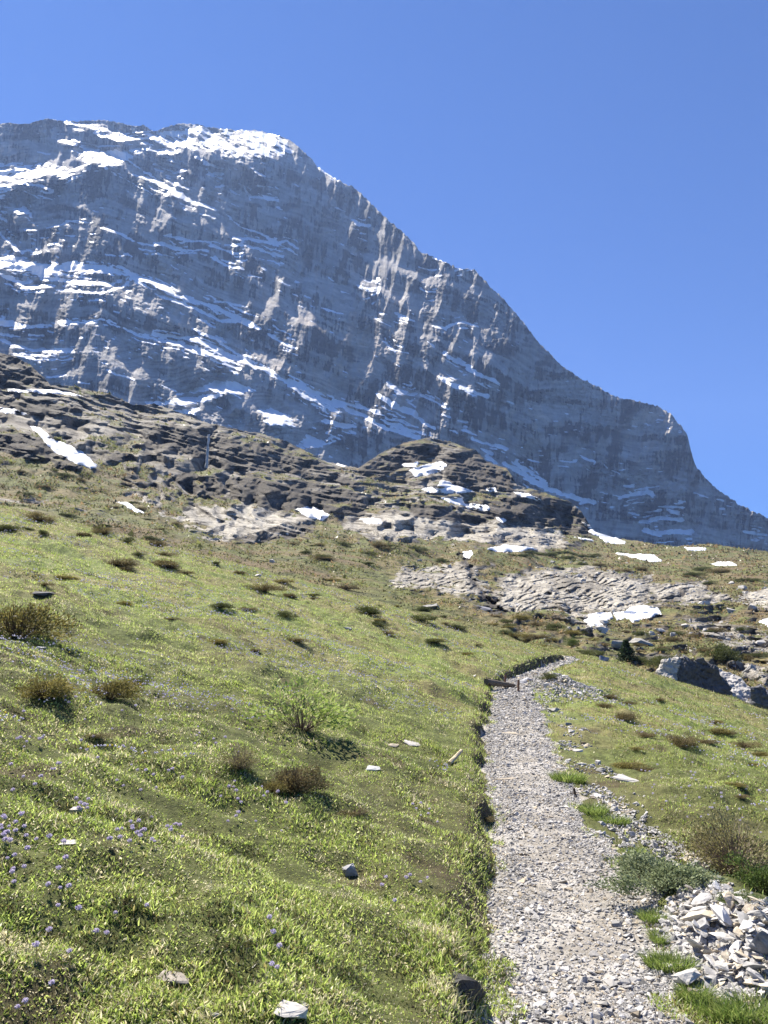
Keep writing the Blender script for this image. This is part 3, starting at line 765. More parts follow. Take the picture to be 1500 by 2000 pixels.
# denser bands of coarse gravel, thinner trodden strips
size = np.exp(r.normal(np.log(.0115), .55, len(x_)))*np.maximum(1, R/7.5)**.9
size = np.clip(size, .006, .065*np.maximum(1, R/9)); mid_ = (x_-xL(y_))/(xR(y_)-xL(y_)); tread = ss(.30, .1, np.abs(mid_-.5)); keep = r.random(len(x_)) < .25+.9*np.clip(.5+1.0*fbm(x_/.5, y_/.5, 0, 3, 301)-.55*tread, 0, 1)
x_, y_, size = x_[keep], y_[keep], size[keep]
P = np.stack([x_, y_, hgt(x_, y_)+size*.08], -1)
V, Fc, C = scatter_hulls(P, size, .28, stonecol(len(P), r, .17, .62), 32, .38)
tag(mesh('gravel', V, Fc, M_STONE, col=C, smooth=False), 'loose flat grey gravel covering the footpath', 'gravel', kind='stuff')
print('gravel', len(P))
# ------------------------------------------------------------ grass (stuff)
def blades(n, Ra, Rb, seed, near):
    r = np.random.default_rng(seed)
    R = np.exp(r.uniform(np.log(Ra), np.log(Rb), n)); q_ = r.uniform(-.66, .66, n); k = 1/np.sqrt(1+q_*q_)
    x, y = R*q_*k, R*k
    d = pathw(x, y); 
    cl = fbm(x/.45, y/.45, 0, 4, 311); cl2 = fbm(x/2.5, y/2.5, 0, 3, 312); bareg = fbm(x/.30, y/.30, 3, 3, 313)
    heap = np.exp(-((x-1.75)/.42)**2-((y-4.25)/.75)**2)+np.exp(-((x-3.95)/.55)**2-((y-18.3)/1.3)**2)
    stripR = (x-xR(y)); rock_strip = ss(.55, .25, np.abs(stripR-.28+.3*noise(y/1.1, 0*y, 0, 315)))*ss(4.5, 6, y)*ss(16, 13, y)
    ok = (d < -.015) & (r.random(n) < np.clip(1.0+.4*cl-.65*ss(.25, .55, bareg), .55, 1)) & (heap < .35) & (r.random(n) > rock_strip*.9)
    ok |= (r.random(n) < .004) & (d < .12)
    ok |= (d < .09) & (d > -.02) & (fbm(x/.35, y/.35, 8, 2, 318) > .22)
    ok |= (d < -.0) & (d > -.16) & (x < xL(y)+.1) & (r.random(n) < .9)
    x, y, R, d, cl, cl2 = x[ok], y[ok], R[ok], d[ok], cl[ok], cl2[ok]; n = len(x)
    z = hgt(x, y); far = np.maximum(1, R/7.0)
    left = x < xL(y)+.2
    hgt_ = (.012+.021*r.random(n)**1.6)*(1+1.1*np.clip(cl, -.5, .9))*far**.62
    hgt_ *= 1+.8*((d > -.2) & (d < .1))*r.random(n)*left+(.45*ss(1.0, 0, x-xR(y)))*(~left)
    wid = (.0015+.0020*r.random(n))*far**.92
    brd = r.random(n) < .22; wid = np.where(brd, wid*2.1, wid); hgt_ = np.where(brd, hgt_*.62, hgt_)
    a = r.uniform(0, 6.283, n); lean = np.abs(r.normal(0, .75, n))+.15; la = r.uniform(0, 6.283, n)
    A = np.stack([np.cos(a), np.sin(a), 0*a], -1)*wid[:, None]
    Ld = np.stack([np.cos(la)*np.sin(lean), np.sin(la)*np.sin(lean), np.cos(lean)], -1)
    B = np.stack([x, y, z-.004], -1); top = B+Ld*hgt_[:, None]; droop = np.stack([np.cos(la), np.sin(la), 0*la-.6], -1)*(hgt_*.35*r.random(n))[:, None]
    # colour of each blade
    g1 = np.array([.28, .38, .07]); g2 = np.array([.50, .58, .17]); st = np.array([.66, .60, .40]); ol = np.array([.29, .255, .10]); dk = np.array([.08, .13, .03])
    c = lerp(g1, g2, np.clip(.5+.9*cl2+.5*r.normal(size=n), 0, 1)[:, None])
    c = np.where((r.random(n) < .13+.30*np.clip(fbm(x/.7, y/.7, 5, 3, 316)+.12, 0, .7)+.08*ss(10, 40, R))[:, None], st*r.uniform(.7, 1.15, (n, 1)), c)
    c = np.where((r.random(n) < .10+.5*np.clip(fbm(x/1.6, y/1.6, 9, 3, 317)*.6+.45*ss(12, 42, R)-.14+.42*(~left), 0, .8))[:, None], ol*r.uniform(.7, 1.2, (n, 1)), c)
    pz = np.where(R < 12, fbm(x/.26, y/.20, 2, 3, 319), fbm(x/.9, y/.7, 4, 3, 320))
    c = np.where((r.random(n) < .10+.75*ss(.22, .5, pz))[:, None], lerp(dk, np.array([.10, .075, .04]), r.random((n, 1))), c)
    c = np.where((r.random(n) < .6*ss(.25, .5, -pz))[:, None], st*r.uniform(.8, 1.2, (n, 1)), c)
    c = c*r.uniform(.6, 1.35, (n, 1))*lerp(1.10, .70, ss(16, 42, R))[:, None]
    i = np.arange(n)
    if near:
        mid = B+Ld*hgt_[:, None]*.55
        V = np.stack([B-A, B+A, mid+A*.8, mid-A*.8, top+droop], 1).reshape(-1, 3)
        o = (i*5)[:, None]; return V, [o+np.array([[0, 1, 2, 3]]), o+np.array([[3, 2, 4]])], np.repeat(c, 5, 0)
    V = np.stack([B-A, B+A, top], 1).reshape(-1, 3); o = (i*3)[:, None]
    return V, [o+np.array([[0, 1, 2]])], np.repeat(c, 3, 0)
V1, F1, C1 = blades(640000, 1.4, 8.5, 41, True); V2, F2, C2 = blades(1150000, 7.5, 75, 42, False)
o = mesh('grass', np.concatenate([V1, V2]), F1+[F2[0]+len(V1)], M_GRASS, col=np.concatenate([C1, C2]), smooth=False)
tag(o, 'short green and straw coloured alpine turf on the meadow', 'grass', kind='stuff'); print('grass verts', len(V1)+len(V2))

# ------------------------------------------------------------ single rocks and stones
def rock_mesh(seed, flat, sub=3, rough=.12, asp=.75):
    V0, F0 = hull(seed, flat=flat, n=11, asp=asp); me = bpy.data.meshes.new('rock'); bm = bmesh.new()
    vs = [bm.verts.new(v) for v in V0]; [bm.faces.new([vs[i] for i in f]) for f in F0]
    bmesh.ops.subdivide_edges(bm, edges=bm.edges, cuts=sub, use_grid_fill=True)
    for v in bm.verts:
        p = v.co*3.1+Vector((seed*1.7, 0, 0)); n_ = v.co.normalized()
        v.co += n_*(mn.fractal(p, .9, 2.1, 4)*rough*.35+abs(mn.noise(Vector((p.x*.6, p.y*.6, p.z*7))))*rough*.3)
    bm.to_mesh(me); bm.free(); me.materials.append(M_STONE)
    a = me.color_attributes.new('Col', 'FLOAT_COLOR', 'POINT'); return me
def setcol(me, c):
    a = me.color_attributes['Col']; n = len(me.vertices); v = np.ones((n, 4), np.float32); co = np.empty(n*3, np.float32); me.vertices.foreach_get('co', co); co = co.reshape(-1, 3)
    f = 1+.35*noise(co[:, 0]*6, co[:, 1]*6, co[:, 2]*14, 5); v[:, :3] = np.array(c)*np.clip(f, .5, 1.5)[:, None]; a.data.foreach_set('color', v.ravel())
def place_rock(name, px, py, wpx, flat, col, label, cat, seed, rz=0, tilt=0, group=None, sink=.3, asp=.7, sub=3, P=None):
    if P is None: P, _ = ground_at(px, py); P = P[0]
    me = rock_mesh(seed, flat, sub=sub, asp=asp); setcol(me, col)
    s = wpx*np.linalg.norm(P-np.array([0, 0, CAMH]))/F
    o = bpy.data.objects.new(name, me); COL.objects.link(o); o.scale = (s, s, s); o.location = (P[0], P[1], P[2]+s*flat*(.5-sink)); o.rotation_euler = (tilt, tilt*.6, rz)
    me.name = name; tag(o, label, cat, group); return o
WHT, GRY, TAN, DRK = (.48, .455, .42), (.28, .27, .25), (.36, .31, .24), (.10, .10, .11)
ROCKS = [
 (570,1985,62,.5,WHT,'white angular stone at the bottom edge, largest of the little cluster',1,.3),(590,1967,32,.5,GRY,'grey wedge shaped stone above the white stone at the bottom edge',2,1.0),
 (552,1962,20,.5,WHT,'tiny white pebble left of the wedge shaped stone at the bottom',3,0),(425,1985,22,.4,GRY,'small grey stone peeping out of grass at bottom, left of the cluster',4,0),
 (343,1914,60,.22,(.27,.24,.20),'flat tan and grey slate half sunk in bare soil near the bottom left',5,.1),(683,1708,30,.85,(.27,.27,.28),'grey upright pointed stone alone in the middle of the left meadow',6,.4),
 (147,1588,28,.6,WHT,'small white stone next to lilac flowers at the left',7,.2),(133,1647,34,.2,WHT,'thin flat white stone lying below the small white stone',8,0),
 (728,1502,40,.22,(.45,.46,.45),'flat pale stone standing out of the turf, left of the stick',9,.1),(803,1452,34,.3,WHT,'pale stone in a bare hollow above the stick',10,.2),
 (768,1456,28,.22,TAN,'long thin stone just left of the pale stone in the hollow',11,.15),(1224,1522,58,.22,WHT,'large flat white slab on the grass right of the path',12,-.25),
 (1168,1491,16,.5,WHT,'round white pebble up left of the large white slab',13,0),(1137,1494,22,.35,WHT,'flat little white stone farthest left in the row by the large slab',14,0),
 (1175,1505,24,.4,GRY,'small grey stone between the pebble and the large white slab',15,.4),(1128,1467,26,.3,WHT,'white flake of stone in the right verge below the upper stone heap',16,0),
 (1115,1430,24,.4,WHT,'white stone in the right verge just under the grassy bend',17,.5),(1086,1390,30,.4,GRY,'grey stone at the lower end of the upper stone heap',18,.3),
 (985,1522,46,.12,TAN,'flat yellowish stone trodden into the path',19,.1),(997,1433,34,.12,TAN,'flat dark stone lying across the upper path',20,.1),
 (85,1163,38,.35,DRK,'dark stone far up the left meadow above the big shrub',21,.1),(80,1267,22,.3,WHT,'small pale stone below the big shrub at left edge',22,.1),
 (680,1229,20,.4,WHT,'small white stone high in the middle of the meadow',23,.3),(500,1125,26,.3,WHT,'pale stone patch near the upper edge of the meadow',24,0),
 (845,1190,40,.45,GRY,'bluish grey stone at the top of the meadow below the ledges',25,.2),(945,1192,44,.35,(.2,.2,.22),'dark grey stone under the end of the stream gully',26,.2),
 (1110,1213,14,1.0,DRK,'small dark upright stone left of the pair of snow patches',27,.2),(1175,1235,34,.5,WHT,'white broken rock just under the left snow patch',28,.8),
 (1178,1218,26,.5,WHT,'white rock touching the lower side of the snow patches',29,.2),(1340,1225,34,.4,WHT,'white rock in brown scrub, biggest of the loose rocks at right',30,.3),
 (1318,1243,22,.6,WHT,'white block left of and below the biggest loose rock',31,.8),(1270,1240,26,.5,WHT,'pale rock among low shrubs right under the larger snow patch',32,.4),
 (1290,1232,24,.3,WHT,'flat pale rock close to the right end of the pair of snow patches',33,0),(1355,1240,20,.5,WHT,'little white rock right of the white block',34,.2),
 (1200,1262,46,.4,GRY,'grey rubble block behind the small conifer',35,.2),(1255,1258,48,.35,GRY,'grey flat rubble block right of the small conifer',36,.3),
 (1445,1245,20,.5,WHT,'small white rock below the snow patch at the right edge',37,.3),(1420,1250,18,.5,WHT,'white stone in brown earth, left of the rock by the right edge',38,.5),
 (1462,1312,30,.7,GRY,'pale knobbly rock behind the dark boulder at the right edge',39,.3),(1445,1305,24,.7,WHT,'white rock next to the pale knobbly rock at right',40,.6),
 (1180,1290,22,1.0,(.22,.23,.27),'bluish upright rock where the path disappears',41,.4),(1375,1180,22,.5,WHT,'white loose rock at the foot of the pointed ledges',42,.5),
 (1430,1195,24,.5,WHT,'pale loose rock right of the pointed ledges',43,.1),(1470,1192,30,.5,WHT,'larger pale loose rock close to the right edge under the ledges',44,.6),
 (1427,1140,14,.5,WHT,'tiny pale rock on the green terrace at right',45,.3),(1030,1333,44,.3,(.40,.40,.42),'flat grey stone with dark shadow beside the wooden step',46,.2)]
for (a, b, w, fl, c, lab, sd, rz) in ROCKS: place_rock('rock', a, b, w, fl, c, lab, 'rock', 500+sd, rz, .12, sink=.36)
# half buried rock at the path edge, colour darkened for shade under turf
place_rock('rock', 905, 1925, 100, .5, (.05, .048, .046), 'big dark rock half buried in the bank at the lower left edge of the path', 'rock', 560, .5, .25, sink=.62, sub=5)
# stone heaps: every larger stone a thing
protos = []
for k in range(12):
    me = rock_mesh(600+k, .20+.035*(k % 5), sub=2, rough=.14, asp=.6+.04*(k % 6)); protos.append(me)
pm = []
for k, me in enumerate(protos):
    for j, c in enumerate([(.45, .43, .40), (.27, .265, .26), (.58, .56, .53), (.46, .40, .31)]):
        m2 = me.copy(); setcol(m2, c); m2.name = 'stone'; pm.append(m2)
r = np.random.default_rng(77)
def where(fx, fy):
    return ('upper ' if fy < .34 else 'lower ' if fy > .67 else 'middle ')+('left' if fx < .34 else 'right' if fx > .67 else 'centre')
def heap(name, cx, cy, sx, sy, n, smin, smax, label, group, zadd=.0, stack=.0, inside=None, tilt=.35):
    for i in range(n):
        if inside is not None:
            for _ in range(60):
                px, py = r.uniform(inside[:, 0].min(), inside[:, 0].max()), r.uniform(inside[:, 1].min(), inside[:, 1].max())
                if sdf_poly(inside, np.array([px]), np.array([py]))[0] > 0: break
            P, _ = ground_at(px, py); x, y = P[0, 0], P[0, 1]
        else: x, y = cx+r.normal()*sx, cy+r.normal()*sy
        s = smin*(smax/smin)**(r.random()**1.7)
        pi_ = int(r.integers(0, len(pm))); o = bpy.data.objects.new(name, pm[pi_]); COL.objects.link(o)
        cn = ('light grey', 'dark grey', 'white', 'tan')[pi_ % 4]; sn = 'small' if s < smin*1.5 else 'large' if s > smin*2.4 else 'middling'
        wh = where((px-inside[:, 0].min())/np.ptp(inside[:, 0]), (py-inside[:, 1].min())/np.ptp(inside[:, 1])) if inside is not None else where((x-cx)/sx*.3+.5, .5-(y-cy)/sy*.3)
        z = float(hgt(np.array([x]), np.array([y]))[0])+s*.10+stack*r.random()
        o.location = (x, y, z); o.scale = (s, s, s); o.rotation_euler = (r.normal()*tilt, r.normal()*tilt, r.uniform(0, 6.28)); tag(o, f'{sn} {cn} stone, {wh} of '+label, 'stone', group)
big = pl("1300,1800 1345,1752 1400,1742 1460,1770 1520,1800 1540,1960 1430,1960 1380,1930 1345,1880")
heap('stone', 0, 0, 0, 0, 190, .037, .115, 'the stone heap at lower right', 'stones of the heap at the lower right', stack=.05, inside=big)
heap('stone', 3.95, 18.3, .42, 1.0, 55, .07, .2, 'the small heap at the path bend', 'stones of the upper heap', stack=.12)
strip = pl("1150,1540 1180,1545 1250,1600 1300,1640 1385,1680 1375,1695 1300,1668 1220,1640 1180,1600")
heap('stone', 0, 0, 0, 0, 45, .03, .085, 'the stony strip on the right verge', 'stones along the right verge', inside=strip)
P, _ = ground_at([1368, 1410, 1488, 1345, 1420], [1815, 1812, 1868, 1925, 1775])
for k, (lab, w, c, fl, ti) in enumerate([('yellowish flat slab on the left side of the lower right stone heap', 88, (.55, .49, .38), .3, .2), ('large light grey slab in the middle of the lower right stone heap', 80, (.56, .56, .57), .35, .4),
        ('dark grey slab standing on edge at the right side of the lower right stone heap', 66, (.17, .18, .20), .3, 1.1), ('pale broad slab near the grass tuft at the foot of the lower right stone heap', 52, WHT, .4, .3), ('tan block at the top of the lower right stone heap', 44, (.5, .43, .33), .5, .2)]):
    place_rock('stone', 0, 0, w, fl, c, lab, 'stone', 620+k, .2+k, ti, 'stones of the heap at the lower right', sink=-.05, P=P[k])
# fine rubble between the larger stones (stuff)
q_ = r.uniform(0, 1, (34000, 2)); px = 1120+q_[:, 0]*440; py = 1525+q_[:, 1]*475
m = np.maximum.reduce([sdf_poly(big, px, py)+18, sdf_poly(strip, px, py)+6]); m = m+14*noise(px/18, py/14, 0, 88) > 0
P, f = ground_at(px[m], py[m]); sz = np.exp(r.normal(np.log(.019), .45, len(P))); P[:, 2] += sz*.15
hq = r.normal(size=(5000, 2))*[.5, 1.1]+[3.95, 18.3]; hp = np.c_[hq, hgt(hq[:, 0], hq[:, 1])+.01]
hp2 = r.uniform(0, 1, (2600, 2)); yy = 4.5+hp2[:, 0]**1.0*14; xx = xR(yy)+.05+.45*hp2[:, 1]**1.5+.12*noise(yy/.9, 0*yy, 0, 89); kk = r.random(2600) < ss(-.1, .3, fbm(xx/.5, yy/.8, 0, 3, 90)); hp2 = np.c_[xx, yy, hgt(xx, yy)+.005][kk]
P = np.concatenate([P, hp, hp2]); sz = np.concatenate([sz, np.exp(r.normal(np.log(.05), .4, len(hp))), np.exp(r.normal(np.log(.028), .5, len(hp2)))])
V, Fc, C = scatter_hulls(P, sz, .5, stonecol(len(P), r, .3, .62), 33, .45)
ii = r.integers(0, NR2_*NC2, 90000); bw = samp(bare, PXh[ii], PYh[ii])*(PYh[ii] > 1040)+.5*ss(1180, 1230, PYh[ii])*(PXh[ii] > 1050)*ss(0, .3, fbm(PXh[ii]/30, PYh[ii]/14, 0, 3, 93))+.10*ss(.1, .4, fbm(PXh[ii]/25, PYh[ii]/10, 4, 3, 94))*(PXh[ii] > 500)
ii = ii[(r.random(90000) < bw*.35) & (fp_v[ii] == 0)]; P3 = VH[ii]; s3 = .0022*np.hypot(P3[:, 0], P3[:, 1])*np.exp(r.normal(0, .55, len(ii)))
V3, F3, C3 = scatter_hulls(P3, s3, .25, stonecol(len(P3), r, .25, .62), 35, .5); F3 = F3+len(V); V = np.concatenate([V, V3]); Fc = np.concatenate([Fc, F3]); C = np.concatenate([C, C3]); print('hill stones', len(P3))
tag(mesh('rubble', V, Fc, M_STONE, col=C, smooth=False), 'fine broken stone along the right verge and on the rocky slope', 'rubble', kind='stuff')

# ------------------------------------------------------------ boulders behind the right hand crest
def boulder(name, poly, Rr, thick, col, label, seed, lean=.25):
    P = pl(poly); n = len(P); m_ = P.mean(0)
    fr = at(P[:, 0], P[:, 1], Rr); d = np.array([m_[0]-750, 1500.0]); d /= np.linalg.norm(d); dv = np.array([d[0], d[1], 0])
    up_ = (fr[:, 2]-fr[:, 2].min())/(np.ptp(fr[:, 2])+1e-9)
    fr = fr+dv*(up_*lean*thick)[:, None]; c0 = fr.mean(0); bk = (fr-c0)*np.array([.9, .9, .8])+c0+dv*thick; bk[:, 2] -= .1*thick
    bm = bmesh.new(); a = [bm.verts.new(v) for v in fr]; b = [bm.verts.new(v) for v in bk]
    c = bm.verts.new(c0-dv*thick*.06); e = bm.verts.new(bk.mean(0)+dv*.1*thick)
    for i in range(n):
        j = (i+1) % n; bm.faces.new((a[i], a[j], c)); bm.faces.new((b[j], b[i], e)); bm.faces.new((a[j], a[i], b[i], b[j]))
    bmesh.ops.triangulate(bm, faces=bm.faces); bmesh.ops.recalc_face_normals(bm, faces=bm.faces)
    for _ in range(5):
        ed_ = [e_ for e_ in bm.edges if e_.calc_length() > .09]
        if not ed_ or len(bm.verts) > 30000: break
        bmesh.ops.subdivide_edges(bm, edges=ed_, cuts=1); bmesh.ops.triangulate(bm, faces=bm.faces)
    bm.normal_update()
    for v in bm.verts:
        p = v.co; s_ = (p.z*1.0+p.x*.55)*3.2+mn.noise(p*.8)*1.2; fq = s_-math.floor(s_)
        v.co += v.normal*(mn.fractal(p*.9, .7, 2.1, 6)*.2-.07*(1 if fq < .12+.2*mn.noise(p*.9) else 0)*max(0, .4+mn.noise(p*1.3)))
    me = bpy.data.meshes.new(name); bm.to_mesh(me); bm.free(); me.materials.append(M_STONE)
    me.color_attributes.new('Col', 'FLOAT_COLOR', 'POINT'); setcol(me, col); o = bpy.data.objects.new(name, me); COL.objects.link(o); tag(o, label, 'boulder', 'boulders at the right'); return o
boulder('boulder', "1296,1316 1312,1294 1336,1281 1346,1291 1372,1286 1388,1299 1400,1305 1412,1325 1428,1344 1434,1385 1300,1375", 37, 1.6, (.10, .10, .11), 'large dark wedge shaped boulder standing behind the meadow crest at right', 1, -.05)
boulder('boulder', "1284,1312 1296,1294 1318,1284 1334,1283 1326,1300 1316,1330 1290,1340", 36.4, 1.2, (.40, .38, .35), 'sunlit left facet of the dark wedge boulder, painted pale', 7, .5)  # left facet of the wedge boulder; its sunlight is put into the pale colour
boulder('boulder', "1378,1300 1400,1304 1440,1322 1475,1350 1485,1400 1400,1400 1395,1330", 39.5, 2.2, (.42, .40, .38), 'lighter sloping boulder leaning against the dark wedge boulder', 2, .9)
boulder('boulder', "1470,1346 1484,1340 1500,1352 1530,1372 1530,1420 1468,1410", 36, 1.4, (.11, .11, .12), 'dark boulder cut by the right edge of the picture', 3, -.05)

# ------------------------------------------------------------ waterfall
P0_ = at(np.array([401.0, 412.0, 407.5, 401.0]), np.array([848.0, 848.0, 914.0, 914.0]), 1.0)
c_ = int(round((405+140)/1780*(NC2-1))); rr_ = [int(round((bot2[c_]-p)/(bot2[c_]-top2[c_])*(NR2_-1))) for p in (850, 912)]
Rw = min(np.hypot(*VH[k*NC2+cc_][:2]) for k in range(min(rr_), max(rr_)) for cc_ in range(c_-6, c_+7))-.8
n1, n2 = 60, 9; tt = np.linspace(0, 1, n1)[:, None]; uu = np.linspace(-1, 1, n2)[None]
wpx = lerp(1.8, 3.4, tt)+.8*noise(tt*6, 0*tt, 0, 95); pxw = 408-5*tt+uu*wpx+.8*noise(tt*9, uu*0, 3, 96); pyw = 848+66*tt+0*uu
Pw = at(pxw, pyw, Rw-.9*(1-uu**2)-.3*noise(uu*3+0*tt, tt*5, 0, 97)); Pb = at(pxw, pyw, Rw+.3)
V = np.concatenate([Pw.reshape(-1, 3), Pb.reshape(-1, 3)]); f1_ = grid_faces(n1, n2); f2_ = f1_[:, ::-1]+n1*n2
tag(mesh('waterfall', V, np.concatenate([f1_, f2_]), M_WATER), 'thin pale waterfall dropping down the dark rock wall', 'waterfall')

# ------------------------------------------------------------ wooden step, stakes, stick
def tube(Ps, rad, seg=8, wob=.15, seed=0):
    Ps = np.array(Ps, float); n = len(Ps); rad = np.broadcast_to(rad, n); r_ = np.random.default_rng(seed); V = []
    T = np.gradient(Ps, axis=0); T /= np.linalg.norm(T, axis=1)[:, None]
    for i in range(n):
        a = np.cross(T[i], [.3, .2, 1.]); a /= np.linalg.norm(a); b = np.cross(T[i], a)
        for k in range(seg):
            th = 6.2832*k/seg; V.append(Ps[i]+(a*math.cos(th)+b*math.sin(th))*rad[i]*(1+wob*r_.normal()*.5))
    V += [Ps[0], Ps[-1]]; Fq = [[i*seg+k, i*seg+(k+1) % seg, (i+1)*seg+(k+1) % seg, (i+1)*seg+k] for i in range(n-1) for k in range(seg)]
    Ft = [[n*seg, (k+1) % seg, k] for k in range(seg)]+[[n*seg+1, (n-1)*seg+k, (n-1)*seg+(k+1) % seg] for k in range(seg)]
    return np.array(V), [np.array(Fq), np.array(Ft)]
def rod(name, a, b, rad, col, label, cat, group=None, m=M_TWIG, n=8, sag=.0, seed=1):
    t = np.linspace(0, 1, n)[:, None]; P = np.array(a)*(1-t)+np.array(b)*t; P[:, 2] += sag*np.sin(t[:, 0]*3.14)
    V, Fq = tube(P, rad*np.linspace(1, .75, n), seed=seed); V0 = np.array(a); o = mesh(name, V-V0, Fq, m, col=np.ones((len(V), 3))*np.array(col), smooth=False); o.location = V0; tag(o, label, cat, group); return o
Pg, _ = ground_at([950, 1003, 985, 1012, 878, 898, 1126], [1340, 1342, 1344, 1352, 1497, 1484, 1556])
rod('log', Pg[0]+[0, 0, .10], Pg[1]+[0, 0, .03], .07, (.12, .10, .08), 'dark weathered log laid as a step across the left of the path', 'log', seed=3)
rod('stake', Pg[2]-[0, 0, .05], Pg[2]+[.04, 0, .30], .03, (.16, .09, .06), 'brown wooden stake at the end of the dark log', 'stake', 'stakes at the step')
rod('stake', Pg[3]-[0, 0, .05], Pg[3]+[.02, 0, .27], .03, (.17, .10, .07), 'short brown stake standing in the middle of the path by the step', 'stake', 'stakes at the step')
rod('stick', Pg[4]+[0, 0, .03], Pg[5]+[.02, 0, .09], .022, (.55, .45, .30), 'pale dry stick lying on the grass left of the path', 'stick', seed=5)
rod('stake', Pg[6]-[0, 0, .03], Pg[6]+[-.02, 0, .07], .013, (.07, .05, .035), 'small dark stump at the right edge of the path above the stony strip', 'stake', 'stakes at the step')

# ------------------------------------------------------------ shrubs
def shrub_proto(kind, seed):
    r_ = np.random.default_rng(seed); sp_ = dict(
      juniper=(6500, .034, .014, .46, (.05, .065, .022), (.13, .145, .045), 60), heath=(5200, .036, .016, .50, (.11, .10, .03), (.34, .29, .09), 140),
      brown=(4600, .034, .014, .52, (.09, .075, .035), (.27, .22, .095), 260), willow=(1000, .046, .022, .58, (.24, .34, .07), (.40, .48, .14), 110),
      mat=(12000, .030, .016, .34, (.16, .20, .10), (.30, .34, .19), 30), green=(4200, .034, .014, .6, (.07, .12, .03), (.15, .20, .05), 60), twig=(2600, .032, .013, .55, (.13, .12, .05), (.30, .27, .12), 420))[kind]
    nl, ll, lw, hh, c0, c1, ns = sp_
    # stems radiate from the root; leaves sit in clumps along them
    az = r_.uniform(0, 6.283, ns); el = np.arcsin(r_.uniform(.05, 1, ns)); Ls = r_.uniform(.55, 1, ns)
    tip = np.stack([np.cos(az)*np.cos(el)*.5, np.sin(az)*np.cos(el)*.5, np.sin(el)*hh], -1)*Ls[:, None]; tip[:, 2] += .02
    w = .004; Vs, Fs = [], []
    for i in range(ns):
        b = np.array([tip[i, 0]*.12, tip[i, 1]*.12, -.03]); mid = (b+tip[i])*.5+r_.normal(0, .03, 3); a = np.array([-math.sin(az[i]), math.cos(az[i]), 0])*w
        k = len(Vs)*1; Vs += [b-a, b+a, mid+a*.7, mid-a*.7, tip[i]]; Fs.append([k, k+1, k+2, k+3]); 
    Ft = [[i*5+3, i*5+2, i*5+4] for i in range(ns)]
    stems = (np.array(Vs), [np.array(Fs), np.array(Ft)])
    nc = 90; cen = r_.normal(size=(nc, 3)); cen /= np.linalg.norm(cen, axis=1)[:, None]; cen[:, 2] = np.abs(cen[:, 2])*.9
    nl_ = 7; la_ = r_.uniform(0, 6.283, nl_); lr_ = r_.uniform(.05, .36, nl_); ls_ = r_.uniform(.14, .28, nl_); lk = r_.integers(0, nl_, nc)
    cen = cen*np.stack([ls_[lk], ls_[lk], hh*(.35+1.6*ls_[lk])*r_.uniform(.8, 1.1, nc)], -1)*r_.uniform(.6, 1, (nc, 1)); cen[:, 0] += np.cos(la_[lk])*lr_[lk]; cen[:, 1] += np.sin(la_[lk])*lr_[lk]; spread = .055 if kind != 'willow' else .06
    if kind in ('willow', 'twig'): cen = tip[r_.integers(0, ns, nc)]*r_.uniform(.6, 1, (nc, 1))
    ci = r_.integers(0, nc, nl); p = cen[ci]+r_.normal(0, spread, (nl, 3))*[1, 1, .6]; p[:, 2] = np.abs(p[:, 2])
    d = p/np.maximum(np.linalg.norm(p, axis=1), 1e-6)[:, None]+r_.normal(0, .6, (nl, 3)); d[:, 2] += .25; d /= np.linalg.norm(d, axis=1)[:, None]
    s = np.cross(d, r_.normal(size=(nl, 3))); s /= np.linalg.norm(s, axis=1)[:, None]; L_ = ll*r_.uniform(.6, 1.3, (nl, 1)); 
    V = np.stack([p, p+d*L_*.5+s*lw*.5, p+d*L_, p+d*L_*.5-s*lw*.5], 1).reshape(-1, 3); Fq = (np.arange(nl)*4)[:, None]+np.array([[0, 1, 2, 3]])
    cc_ = lerp(np.array(c0), np.array(c1), r_.random((nc, 1)))[ci]*r_.uniform(.7, 1.25, (nl, 1)); return stems, (V, Fq, np.repeat(cc_, 4, 0))
SP = {}
for kind, stemc in dict(juniper=(.05, .04, .03), heath=(.09, .06, .04), brown=(.10, .065, .045), willow=(.12, .09, .07), mat=(.1, .08, .05), green=(.08, .07, .04), twig=(.24, .19, .16)).items():
    SP[kind] = []
    for v in range(3):
        st, lf = shrub_proto(kind, 700+v*13+len(kind)); 
        a = mesh('stems', st[0], st[1], M_TWIG, col=np.ones((len(st[0]), 3))*stemc, link=False, smooth=False); b = mesh('foliage', lf[0], lf[1], M_LEAF, col=lf[2], link=False, smooth=False); SP[kind].append((a.data, b.data))
def shrub(kind, P, s, label, group, name='shrub', zs=1.0, cat='shrub', sxy=(1, 1)):
    v = SP[kind][r.integers(0, 3)]; e = empty(name, P, r.uniform(0, 6.28)); e.scale = (s*sxy[0], s*sxy[1], s*zs); tag(e, label, cat, group)
    for nm, d in zip(('stems', 'foliage'), v):
        o = bpy.data.objects.new(nm, d); COL.objects.link(o); o.parent = e
